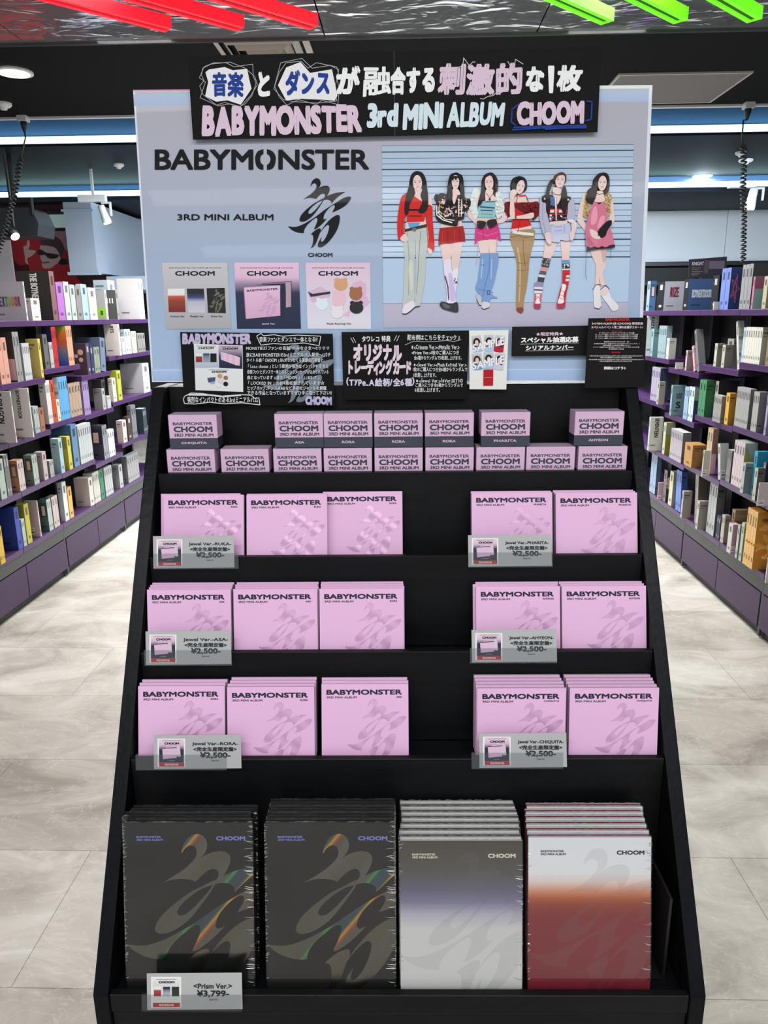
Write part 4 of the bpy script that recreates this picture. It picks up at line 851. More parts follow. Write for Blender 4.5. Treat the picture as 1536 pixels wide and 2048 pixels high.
mb.hand('が', [b1(1110, 355), b1(1285, 350), b1(1285, 165), b1(1110, 170)], WH, .05, .3)
mb.hand('融', [b1(1296, 380), b1(1520, 350), b1(1515, 165), b1(1305, 165)], WH, .022, .2)
mb.hand('合する', [b2(5, 385), b2(332, 375), b2(332, 190), b2(5, 205)], WH, .05, .5)
mb.hand('刺激的', [b2(336, 392), b2(956, 380), b2(960, 170), b2(350, 180)], PK, .042, .4, seed=5)
mb.hand('な', [b2(962, 365), b2(1105, 365), b2(1110, 200), b2(975, 205)], WH, .05, .3); mb.hand('1', [b2(1140, 375), b2(1180, 375), b2(1198, 195), b2(1135, 195)], WH, .03, .1); mb.hand('枚', [b2(1192, 368), b2(1362, 360), b2(1385, 190), b2(1200, 195)], WH, .045, .3)
for pts in ([(485,200),(520,185),(525,130),(565,185),(590,160),(608,160)], [(840,155),(860,190),(890,180),(895,140),(950,175)], [(645,420),(665,425),(700,405),(735,400),(770,370),(800,378)]): mb.line([b2(*p) for p in pts], .0011, (200, 200, 204))
mb.hand('BABYMONSTER', [b1(136, 658), b1(1304, 627), b1(1296, 449), b1(139, 459)], PK, .05, .5, seed=3)
mb.hand('3rd', [b1(1340, 600), b2(68, 615), b2(70, 460), b1(1345, 440)], LB, .05, .5)
mb.hand('MINI', [b2(98, 632), b2(390, 625), b2(398, 460), b2(105, 465)], LB, .042, .5); mb.hand('ALBUM', [b2(410, 620), b2(815, 605), b2(832, 455), b2(420, 460)], LB, .042, .5)
mb.hand('CHOOM', [b2(911, 604), b2(1390, 586), b2(1393, 444), b2(915, 456)], PK, .055, .4, seed=8)
for pts in ([(920,460),(870,500),(865,590),(895,612)], [(1405,440),(1440,445),(1435,570),(1398,580)]): mb.line([b2(*p) for p in pts], .0028, NV)
for pts in ([(885,628),(1395,612)], [(875,645),(1080,632),(1398,630)], [(1110,640),(1400,622)]): mb.line([b2(*p) for p in pts], .0028, NV)
done()

SP = Plane(PP.p0 + PP.N * .012, PP.R, PP.U)
# --- left hand written card
mb, f, done = sheet('hand_written_sign', SP, [(368.5, 809), (669, 811.5), (665.5, 667.5), (360, 664)], 'black hand written sign with small product pictures, left under the poster', 'sign', BK)
s1 = lambda x, y: f(355 + x / 4.6545, 655 + y / 4.6545)
S1 = lambda x0, y0, x1, y1: [s1(x0, y1), s1(x1, y1), s1(x1, y0), s1(x0, y0)]
emblem(mb, lambda X, Y: s1(700 + X * .56, 150 + (Y - 60) * .41), (112, 124, 136))
mb.hand('BABYMONSTER', S1(52, 62, 690, 148), (186, 172, 204), .06, .6)
mb.lay([s1(*p) for p in [(168, 583), (612, 600), (606, 166), (152, 152)]], (216, 220, 220))
mb.grad([s1(165, 378), s1(386, 374), s1(378, 162), s1(152, 155)], [(0, (168, 180, 196)), (.5, (190, 200, 210)), (1, (220, 222, 222))])
mb.grad([s1(388, 376), s1(606, 386), s1(602, 168), s1(380, 162)], [(0, (36, 40, 58)), (.5, (60, 60, 84)), (1, (206, 190, 206))])
for x0, x1, y in ((195, 336, 182), (420, 560, 187), (318, 455, 402)): mb.text('CHOOM', S1(x0, y, x1, y + 20), (24, 26, 34), .07)
for x0, y in ((175, 172), (400, 178), (292, 393)): mb.line([s1(x0, y), s1(x0 + 180, y + 3)], .0006, (60, 62, 72))
for x0, cs in ((172, [(0, (130, 44, 44)), (.6, (150, 60, 50)), (.75, (224, 222, 220)), (1, (224, 222, 220))]), (240, [(0, (150, 158, 172)), (.6, (120, 130, 156)), (1, (40, 44, 60))]), (306, [(0, (34, 34, 32)), (1, (28, 28, 30))])): mb.grad(S1(x0, 242, x0 + 58, 322), cs)
for k in range(6): mb.lay([s1(405 + k * 26, 300 + k * 10), s1(490 + k * 18, 325 + k * 6), s1(488 + k * 19, 250 + k * 6), s1(402 + k * 26, 225 + k * 7)], (206 + k % 2 * 14, 176 + k % 2 * 12, 204))
for x, y, r, cc in ((395, 450, 24, (190, 150, 110)), (450, 468, 22, (140, 110, 90)), (325, 505, 24, (150, 170, 210)), (400, 492, 24, (220, 200, 210)), (385, 540, 22, (220, 224, 230)), (450, 525, 24, (30, 30, 34))): c0 = s1(x, y); mb.ell(*c0, r * .00019, r * .00017, cc)
mb.lay([s1(*p) for p in [(280, 470), (355, 462), (350, 500), (290, 512)]], (70, 80, 110))
for i, (t_, x0, y0, x1, y1) in enumerate((('音楽ファンとダンスで一体となる!?', 762, 88, 1308, 135), ('MONSTIEZ(ファンの名前)のみなさま〜!!♡♡♡', 642, 172, 1420, 210), ('遂にBABYMONSTERの3rdミニアルバム発売〜!パチ', 640, 235, 1430, 275), ('タイトル曲「CHOOM」は、ズミッとくる重厚な打楽音と,', 642, 284, 1370, 322), ('「Let\'s choom」という歌詞が強烈なインパクトを与え', 650, 342, 1410, 380), ('音楽ファンとダンスで一体となるというメッセージが込められている', 650, 395, 1410, 432), ('曲となっています♪また「MOON」「I LIKE IT」', 650, 448, 1330, 484), ('「LOCKED IN」の計4曲収録されています☆', 650, 498, 1370, 535), ('ヒップホップ、ダンス、R&Bなど多彩なジャンルを網羅', 650, 545, 1390, 582), ('できる作品となっています♡ぜひ手に取って下さい!!', 650, 588, 1440, 628))):
    mb.hand(t_, S1(x0, y0, x1, y1), (206, 210, 214), .014, .6, seed=i)
mb.line([s1(*p) for p in [(740, 80), (780, 55), (800, 78), (900, 68), (980, 82), (1120, 72), (1335, 82), (1320, 170), (1180, 145), (1000, 158), (900, 150), (780, 165), (760, 130)]], .0013, (210, 212, 214), closed=True)
mb.line([s1(*p) for p in [(70, 640), (130, 610), (240, 615), (380, 640), (520, 635), (600, 625), (690, 630), (720, 660), (760, 655), (770, 720), (600, 700), (440, 710), (300, 695), (170, 712), (70, 708), (58, 670)]], .0015, (216, 218, 220), closed=True)
mb.line([s1(*p) for p in [(110, 625), (300, 628), (420, 642), (590, 630)]], .003, (216, 218, 220))
mb.hand('強烈なインパクトのある3rdミニアルバム', S1(95, 645, 755, 700), (214, 216, 218), .014, .6)
mb.hand('CHOOM', S1(1198, 648, 1440, 715), (186, 180, 214), .07, .6)
done()
# --- middle hand written card
mb, f, done = sheet('hand_written_sign', SP, [(687, 799.5), (932.5, 798), (938, 661), (683, 664)], 'black hand written sign with big pale pink lettering, in the middle under the poster', 'sign', BK)
s2 = lambda x, y: f(680 + x / 4.518, 650 + y / 4.518)
S2 = lambda x0, y0, x1, y1: [s2(x0, y1), s2(x1, y1), s2(x1, y0), s2(x0, y0)]
mb.hand('タワレコ 特典', S2(195, 98, 458, 152), (224, 226, 226), .02, .5)
for a in (((97, 115), (122, 160)), ((118, 112), (143, 158)), ((512, 95), (490, 140)), ((535, 97), (513, 145))): mb.line([s2(*p) for p in a], .0009, (220, 222, 222))
mb.hand('オリジナル', S2(118, 182, 562, 318), (218, 200, 214), .055, .5); mb.hand('トレーディングカード', S2(66, 318, 655, 442), (218, 200, 214), .06, .6)
mb.hand('(Type-A絵柄/全6種)', S2(60, 476, 678, 552), (206, 198, 222), .03, .5)
for i, (t_, x0, y0, x1, y1) in enumerate((('配布例はこちらをチェック♪', 608, 88, 1095, 138), ('※<Crimson Ver.><Metallic Ver.>', 640, 180, 1082, 220), ('<Prism Ver.>1枚のご購入につき', 648, 230, 1078, 268), ('全6種からランダムで2枚差し上げます。', 668, 278, 1098, 315), ('※<Jewel Ver.><Plush Keyring Ver.>', 660, 336, 1145, 375), ('1枚のご購入につき全6種からランダムで', 660, 382, 1152, 420), ('1枚差し上げます。', 665, 432, 872, 472), ('※<Jewel Ver.>(6Ver.SET)の', 680, 480, 1112, 520), ('ご購入につき全6種からランダムで', 680, 525, 1112, 560), ('6枚差し上げます。', 676, 566, 903, 606))): mb.hand(t_, S2(x0, y0, x1, y1), (210, 214, 216), .014, .5, seed=i)
mb.line([s2(*p) for p in [(590, 180), (660, 148), (760, 152), (860, 150), (960, 140), (1030, 150), (1095, 132)]], .0007, (206, 208, 210))
done()
# --- sample card
mb, f, done = sheet('sample_card', SP, [(939, 778.5), (1012.5, 779), (1017, 660), (938.5, 661)], 'white card with six small portrait samples and a red rectangle', 'card', (226, 226, 222))
hair = [(40, 30, 30), (36, 28, 30), (70, 44, 36), (60, 42, 40), (34, 28, 30), (44, 34, 36)]; cl = [(160, 190, 220), (170, 196, 226), (176, 40, 60), (110, 150, 200), (170, 190, 220), (200, 196, 214)]
for i, (x, y) in enumerate(((1237, 168), (1346, 163), (1440, 168), (1240, 328), (1343, 318), (1438, 328))):
    r = (-.12, -.02, .12)[i % 3]; c_, s_ = math.cos(r), math.sin(r)
    g = lambda a, b: s2(x + a * c_ - b * s_, y + a * s_ + b * c_)
    mb.grad([g(-44, 76), g(44, 76), g(44, -74), g(-44, -74)], [(0, cl[i]), (.45, cl[i]), (.46, (150, 150, 156)), (1, (196, 202, 208))])
    mb.lay(smooth([g(-30, 30), g(-28, -30), g(0, -52), g(28, -30), g(30, 30), g(0, 40)]), hair[i]); mb.lay(smooth([g(-14, -20), g(0, -32), g(14, -20), g(12, 12), g(0, 24), g(-12, 12)]), (224, 194, 186)); mb.lay(smooth([g(-40, 74), g(-24, 34), g(24, 34), g(40, 74)]), cl[i])
mb.hand('SAMPLE', [s2(1198, 245), s2(1492, 170), s2(1490, 100), s2(1200, 180)], (228, 230, 236), .03, .3); mb.hand('SAMPLE', [s2(1198, 405), s2(1492, 340), s2(1490, 272), s2(1200, 340)], (228, 230, 236), .03, .3)
mb.rect(*s2(1294, 548), *s2(1384, 402), (176, 30, 40)); mb.line([s2(1303, 475), s2(1376, 474)], .0005, (226, 190, 190))
done()
# --- printed signs
mb, f, done = sheet('printed_sign', SP, [(1023, 712.5), (1177, 711), (1178, 651), (1024.5, 653.5)], 'small black printed sign with two lines of white lettering and stars', 'sign', (24, 22, 22))
s3 = lambda x, y: f(1015 + x / 5.39, 625 + y / 5.39)
S3 = lambda x0, y0, x1, y1, k=0: [s3(x0, y1 + k), s3(x1, y1), s3(x1, y0), s3(x0, y0 + k)]
mb.text('★限定特典★', S3(308, 208, 600, 248, 6), (226, 196, 212), .02); mb.text('スペシャル抽選応募', S3(145, 258, 766, 322, 8), (234, 234, 234), .035); mb.text('シリアルナンバー', S3(198, 348, 710, 400, 8), (234, 234, 234), .04)
mb.line([s3(140, 342), s3(766, 328)], .0006, (210, 210, 210)); mb.line([s3(192, 415), s3(712, 402)], .0006, (210, 210, 210))
done()
SP2 = Plane(PP.p0 + PP.N * .032, PP.R, PP.U)
mb, f, done = sheet('notice_sheet', SP2, [(1169.5, 776), (1287, 775), (1295, 635), (1177, 636.5)], 'tall black printed notice with a red heading at the lower right poster corner', 'sign', (22, 20, 20))
mb.text('BABYMONSTER', S3(1058, 60, 1316, 92), (206, 44, 40), .02)
mb.text('3rd MINI ALBUM [춤 (CHOOM)] 発売記念', S3(910, 104, 1462, 136), (216, 200, 210), .02); mb.text('スペシャルイベント第二弾の応募がスタート!', S3(902, 144, 1458, 174), (216, 200, 210), .02)
mb.text('■イベント内容', S3(1128, 194, 1234, 206), (180, 40, 40), .02)
for y, x0, x1, t_ in ((213, 988, 1368, '①「全メンバー」オフラインサイン会:シリアル応募'), (233, 946, 1406, '②「メンバー個別」オフラインMeet & Greet会:シリアル応募'), (252, 946, 1402, '③「メンバー個別」オフライントレカお渡し会:シリアル応募'), (271, 946, 1400, '④「メンバー個別」オフライントレカお渡し会:シリアル応募'), (310, 1040, 1310, '■開催日:2026年7月20日(月・祝)'), (330, 932, 1420, '会場:東京都内(ご当選の方にのみお知らせいたします。)'), (348, 1030, 1318, '集合時間:12:00/受付開始:12:10/'), (367, 922, 1420, 'イベント開始:13:30/受付終了:13:00/イベント終了:15:15予定'), (387, 1088, 1252, '各当選者数:130名様'), (462, 880, 1456, '・第3次応募:2026年7月4日(土)正午12:00〜2026年7月5日(日)23:59まで'), (480, 995, 1338, '<第3次当選発表>:2026年7月8日(水)予定'), (501, 866, 1466, '・第4次応募:2026年7月10日(金)正午12:00〜2026年7月12日(日)23:59まで'), (519, 988, 1340, '<第4次当選発表>:2026年7月15日(水)予定')): mb.text(t_, S3(x0, y, x1, y + 14), (214, 212, 212), .015)
mb.text('■応募期間', S3(1122, 423, 1212, 438), (190, 36, 40), .02); mb.text('詳細はコチラ⇩', S3(1038, 582, 1272, 616), (226, 226, 226), .03)
done()

# ------------------------------------------------------------------ pink square CD albums on three steps
PINK = (222, 178, 216)
CW, CH, CT = .142, .125, .0104
def album(name_):
    mb = MB(); mb.box(-CW / 2, CW / 2, 0, CH, -.0026, 0, PINK); mb.z = .00002
    x = lambda t: -CW / 2 + CW * t
    mb.text('BABYMONSTER', rq(x(.058), CH - .0176, x(.926), CH - .0091), (38, 40, 56), .06)
    mb.text('3RD MINI ALBUM', rq(x(.06), CH - .0234, x(.405), CH - .0201), (44, 46, 60), .04)
    w = len(name_) * .0031; mb.text(name_, rq(x(.926) - w, CH - .0229, x(.926), CH - .0198), (44, 46, 60), .04)
    k = 8.0e-5; emblem(mb, lambda X, Y: (x(.60) + (X - 705) * k, CH - .024 - (Y - 65) * k), (255, 255, 255), mi=1, box=(-CW / 2, CW / 2, .0005, CH))
    me_root = empty('pink_album', Matrix.Identity(4), '-', 'CD album', 'pink square CD albums on the rack')
    mb.build('cover', [GLOSSP, FOILPINK], me_root)
    mb = MB(); mb.box(-CW / 2, CW / 2, .0008, CH - .0006, -.0072, -.0027)
    mb.box(-CW / 2, CW / 2, .0008, CH - .0014, -CT + .0001, -.0073); o = mb.build('jewel_case', CASE, me_root)
    return me_root
ALB = {}
def leanU(deg): a = RAD(deg); return RD * math.sin(a) + AZ * math.cos(a)
def stack(tier, row, u0, u1, vtop, n, names, pos, hid=None, deg=15, shifts=(), dlo=.0155):
    hid = FLOORZ[tier] if hid is None else hid
    """One stack leaning on a step; the front copy is fitted to the photo's top edge and centre."""
    ST = .0112; room = TIER[tier - 1][0] - TIER[tier][0] - .0012     # depth of the pocket
    deg = min(deg, math.degrees(math.asin((room - .0155 - (n - 1) * ST - CT) / CH)))
    dmax = room - (n - 1) * ST - CT - CH * math.sin(RAD(deg)); lim = HW - TH - .003 - CW / 2
    d0, z0 = TIER[tier]; U = leanU(deg); zf = z0 - hid + .0035
    base = rp(0, d0, zf); uc = (u0 + u1) / 2
    d = solve_v(vtop, base + U * CH, RD); a = solve_u(uc, base + RD * d + U * CH, RR)
    d = solve_v(vtop, base + RR * a + U * CH, RD)
    d = max(min(max(d, dlo), dmax), .0155); a = max(-lim, min(lim, a))
    for k in range(n):
        nm = names[min(k, len(names) - 1)]
        p = base + RR * (a + (shifts[k] if k < len(shifts) else random.uniform(-.0016, .0016) * (k > 0) * (abs(a) < lim - .0016))) + RD * (d + k * ST)
        pl = Plane(p, RR, U); m = pl.matrix()
        lab = ('pink CD album, front copy of the %s, %s step' if k == 0 else 'pink CD album, ' + ORD[k] + ' from the front, %s, %s step') % (pos, row)
        if nm not in ALB:
            ALB[nm] = album(nm); ALB[nm].matrix_local = m; ALB[nm]['label'] = lab
        else: copy_tree(ALB[nm], m, lab)
    print('stack', row, pos, 'd=%.4f a=%.3f back=%.3f' % (d, a, d + n * ST))
LS, M2, M3, R1, R2 = 'leftmost stack', 'second stack from left', 'stack left of the empty gap', 'stack right of the empty gap', 'rightmost stack'
stack(1, 'upper', 324, 485, 990, 2, ['RUKA'], LS, shifts=(0, -.008))
stack(1, 'upper', 488, 652, 994, 2, ['RUKA'], M2)
stack(1, 'upper', 644, 805, 986, 1, ['RUKA'], M3, dlo=.0385)
stack(1, 'upper', 941, 1104, 985, 2, ['PHARITA'], R1)
stack(1, 'upper', 1108.5, 1276, 988, 3, ['PHARITA'], R2)
stack(2, 'middle', 291.5, 463, 1177, 4, ['ASA'], LS)
stack(2, 'middle', 465, 635.5, 1177, 4, ['ASA'], M2)
stack(2, 'middle', 637.5, 808, 1177, 4, ['RORA'], M3)
stack(2, 'middle', 949, 1118, 1169, 3, ['AHYEON'], R1, shifts=(0, -.004))
stack(2, 'middle', 1119, 1286, 1167, 3, ['AHYEON'], R2)
stack(3, 'lower', 272, 452, 1372, 3, ['RORA'], LS)
stack(3, 'lower', 454, 631, 1369, 4, ['RORA'], M2)
stack(3, 'lower', 643, 817, 1363, 3, ['ASA'], M3)
stack(3, 'lower', 952, 1135, 1378, 5, ['CHIQUITA'], R1)
stack(3, 'lower', 1140.5, 1323, 1382, 5, ['CHIQUITA'], R2)

# ------------------------------------------------------------------ small pink boxes on the top step
BW, BH, BD = .0866, .0605, .042
WRAPCLEAR = clear_mat('shrink_wrap_film', (246, 247, 248), .07, .12)
def small_box(nm):
    t = empty('small_gift_box', Matrix.Identity(4), '-', 'box', 'small pink and navy boxes on the top step')
    mb = MB(); NVY = (44, 48, 66)
    mb.box(-BW / 2, BW / 2, 0, .0185, 0, BD, NVY); mb.box(-BW / 2, BW / 2, .0185, BH, 0, BD, (232, 192, 224), faces={'+y': (206, 182, 200), '-y': NVY}); mb.z = BD + .00003
    x = lambda t_: -BW / 2 + BW * t_
    mb.text('BABYMONSTER', rq(x(.085), BH - .0185, x(.905), BH - .013), (40, 42, 58), .04)
    mb.text('CHOOM', rq(x(.095), BH - .0312, x(.90), BH - .0207), (36, 38, 54), .055)
    mb.text('3RD MINI ALBUM', rq(x(.095), BH - .0392, x(.915), BH - .0335), (40, 42, 58), .04)
    w = len(nm) * .0058 / 2; mb.text(nm, rq(-w, .0072, w, .0118), (222, 188, 214), .05)
    mb.build('carton', GLOSSP, t)
    mb = MB(); e_ = .0007; mb.box(-BW / 2 - e_, BW / 2 + e_, -.0004, BH + e_, -e_, BD + e_ + .0002); mb.build('plastic_wrap', WRAPCLEAR, t)
    return t
SB = {}
def put_box(nm, u0, u1, vtop, upper, lab):
    d, z = TIER[0]; zb = z - .0185 + (BH + .0015 if upper else 0)
    base = rp(0, d + .0145 + (.004 if upper else 0), zb); U = AZ
    a = solve_u((u0 + u1) / 2, base + AZ * BH, RR); dd = 0
    p = base + RR * a + RD * BD; m = Plane(p, RR, AZ).matrix() @ Matrix.Rotation(random.uniform(-.005, .005), 4, 'Y')
    if nm not in SB: SB[nm] = small_box(nm); SB[nm].matrix_local = m; SB[nm]['label'] = lab
    else: copy_tree(SB[nm], m, lab)
lo = 'small pink and navy box, %s from the left in the lower row, top step'
for i, (u0, u1, nm) in enumerate(((331, 430, 'CHIQUITA'), (438, 539, 'CHIQUITA'), (545, 643, 'ASA'), (646, 744, 'RORA'), (748, 846, 'RORA'), (850, 949, 'RORA'), (952, 1051, 'PHARITA'), (1053, 1152, 'PHARITA'), (1156, 1257, 'AHYEON'))):
    put_box(nm, u0, u1, 893, False, lo % ORD[i])
for u0, u1, nm, where in ((334, 434, 'CHIQUITA', 'alone at the left end'), (548, 646, 'ASA', 'left end of the close row'), (647, 744, 'RORA', 'second in the close row'), (748, 846, 'RORA', 'third in the close row'), (850, 948, 'RORA', 'fourth in the close row'), (962, 1062, 'PHARITA', 'just left of the empty space'), (1150, 1250, 'AHYEON', 'alone at the right end')):
    put_box(nm, u0, u1, 823, True, 'small pink and navy box of the upper row, ' + where)

# ------------------------------------------------------------------ tall photobooks in the bottom pocket
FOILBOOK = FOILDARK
VARNISH = clear_mat('spot_varnish', (252, 252, 252), .05, .25)
def book_mesh(kind, W_, H_):
    mb = MB(); E_ = (34, 34, 34) if kind == 'prism' else (214, 212, 210)
    x = lambda t: -W_ / 2 + W_ * t
    if kind == 'prism':
        mb.box(-W_ / 2, W_ / 2, 0, H_, -.0028, 0, (24, 25, 25)); mb.z = .00003
        k = W_ * 1.03e-3; f = lambda X, Y: (x(.57) + (X - 705) * k, H_ - .016 - (Y - 65) * k * .925)
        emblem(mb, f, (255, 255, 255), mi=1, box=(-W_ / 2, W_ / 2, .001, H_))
        tc_ = (118, 122, 190); mi_ = 2
    elif kind == 'metallic':
        mb.box(-W_ / 2, W_ / 2, 0, H_, -.0028, 0, (206, 206, 204)); mb.z = .00003
        mb.grad(rq(-W_ / 2, 0, W_ / 2, H_), [(0, (208, 208, 203)), (.42, (204, 204, 202)), (.52, (176, 174, 186)), (.60, (122, 120, 146)), (.68, (98, 96, 116)), (.8, (84, 80, 78)), (1, (72, 68, 60))])
        tc_ = (214, 206, 190); mi_ = 0
    else:
        mb.box(-W_ / 2, W_ / 2, 0, H_, -.0028, 0, (120, 40, 48), faces={'+y': (222, 222, 222)}); mb.z = .00003
        mb.grad(rq(-W_ / 2, 0, W_ / 2, H_), [(0, (116, 36, 46)), (.5, (128, 46, 52)), (.57, (142, 62, 50)), (.615, (172, 92, 56)), (.66, (206, 140, 112)), (.72, (226, 204, 196)), (.78, (226, 226, 228)), (1, (222, 224, 228))])
        tc_ = (30, 28, 30); mi_ = 0
    if kind != 'prism':
        k = W_ * 1.03e-3; f = lambda X, Y: (x(.57) + (X - 705) * k, H_ - .016 - (Y - 65) * k * .925)
        emblem(mb, f, (255, 255, 255), mi=3, box=(-W_ / 2, W_ / 2, .001, H_))
    mb.text('CHOOM', rq(x(.72), H_ - .026, x(.945), H_ - .0195), tc_, .055, mi=mi_)
    mb.text('BABYMONSTER', rq(x(.10), H_ - .0222, x(.29), H_ - .019), tc_, .04, mi=mi_); mb.text('3RD MINI ALBUM', rq(x(.10), H_ - .0266, x(.305), H_ - .0234), tc_, .04, mi=mi_)
    return mb
BOOKSPEC = {'prism': (.192, .2605, .0135), 'metallic': (.181, .234, .0125), 'crimson': (.181, .238, .0125)}
PAGES = mat('page_edges', (226, 226, 224), .6); DARKPAGES = mat('dark_book_edge', (40, 40, 41), .45)
BOOKS = {}
def book(kind):
    W_, H_, T_ = BOOKSPEC[kind]
    t = empty('photobook', Matrix.Identity(4), '-', 'photobook', {'prism': 'black foil photobooks in the bottom pocket', 'metallic': 'grey fading photobooks in the bottom pocket', 'crimson': 'red and white photobooks in the bottom pocket'}[kind])
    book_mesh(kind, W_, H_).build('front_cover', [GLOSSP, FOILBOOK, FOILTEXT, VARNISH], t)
    mb = MB(); mb.box(-W_ / 2 + .002, W_ / 2 - .001, .002, H_ - .002, -T_ + .0028, -.0029); mb.build('page_block', DARKPAGES if kind == 'prism' else PAGES, t)
    bc = (26, 26, 27) if kind == 'prism' else (208, 208, 206) if kind == 'metallic' else (118, 38, 46)
    mb = MB(); mb.box(-W_ / 2, W_ / 2, 0, H_, -T_, -T_ + .0027, bc, faces={'+y': bc if kind == 'prism' else (222, 222, 220)}); mb.box(-W_ / 2, -W_ / 2 + .0018, 0, H_, -T_ + .0028, -.0029, bc); mb.build('back_cover', GLOSSP, t)
    # wrinkled film over the whole book
    rnd = random.Random(kind); mb = MB(); e_ = .0012; mb.box(-W_ / 2 - e_, W_ / 2 + e_, -.0006, H_ + e_, -T_ - .0002, e_ * .6)
    for s in (-1, 1):      # crimped seams at both sides
        for _ in range(70 if kind == 'prism' else 26):
            y = rnd.uniform(.004, H_ - .002); L = rnd.uniform(.002, .016) if s > 0 else rnd.uniform(.001, .007); x0 = s * (W_ / 2 + e_)
            mb.add([(x0, y, e_ * .6 + .0001), (x0, y + .0009, e_ * .6 + .0001), (x0 - s * L, y + rnd.uniform(-.003, .004), e_ * .6 + .0003), ((x0 - s * L * .5), y + .0005, e_ * .6 + .0005)], [(0, 1, 3), (1, 2, 3), (0, 3, 2)], (255, 255, 255), 1)
    for zt in (e_ * .6, -T_ + .003):      # crinkled top edge of the film
        xs = [-W_ / 2 + W_ * i / 46 for i in range(47)]; hs = [rnd.uniform(.0006, .0022) for _ in xs]
        for i in range(46): mb.add([(xs[i], H_ + e_, zt - .0012), (xs[i + 1], H_ + e_, zt - .0012), (xs[i + 1], H_ + e_ + hs[i + 1], zt - .0006), (xs[i], H_ + e_ + hs[i], zt - .0006)], [(0, 1, 2, 3)], (255, 255, 255), 1)
    mb.build('plastic_wrap', [WRAPCLEAR, clear_mat_ridge], t)
    return t
clear_mat_ridge = clear_mat('wrap_crimp', (250, 250, 250), .45, .12)
def books(kind, u0, u1, vtop, n, words_, deg=12, shifts=(), step=.0156, hid=.003):
    W_, H_, T_ = BOOKSPEC[kind]; d0, z0 = TIER[4]; U = leanU(deg); base = rp(0, d0, z0 - .0172 + T_ * math.sin(RAD(deg)))
    d = solve_v(vtop, base + U * H_, RD); a = solve_u((u0 + u1) / 2, base + RD * d + U * H_ * .5, RR)
    print('need H', kind, H_, solve_v(vtop, base + RR * a + RD * .0165, U)); d = max(solve_v(vtop, base + RR * a + U * H_, RD), .0165)
    for k in range(n):
        p = base + RR * (a + (shifts[k] if k < len(shifts) else 0)) + RD * (d + k * step)
        m = Plane(p, RR, U).matrix()
        lab = words_ + (', front copy' if k == 0 else ', %s copy from the front' % ORD[k])
        if kind not in BOOKS: BOOKS[kind] = book(kind); BOOKS[kind].matrix_local = m; BOOKS[kind]['label'] = lab
        else: copy_tree(BOOKS[kind], m, lab)
    print('books', kind, 'd=%.4f a=%.3f back=%.3f' % (d, a, d + n * step))
books('prism', 246.5, 509, 1648, 3, 'tall black foil photobook, leftmost stack of the bottom pocket', shifts=(0, -.006, .001))
books('prism', 527.5, 793, 1650, 4, 'tall black foil photobook, second stack of the bottom pocket', shifts=(0, .0004, .001, .0006))
books('metallic', 799.5, 1047, 1688, 7, 'grey to white fading photobook in the bottom pocket', shifts=(0, -.001, .001, .003, .003, .002, .001), step=.0143)
books('crimson', 1056, 1301, 1675, 6, 'white and dark red photobook, bottom pocket right end', shifts=(0, .001, .002, .004, .006, .010), step=.0143)

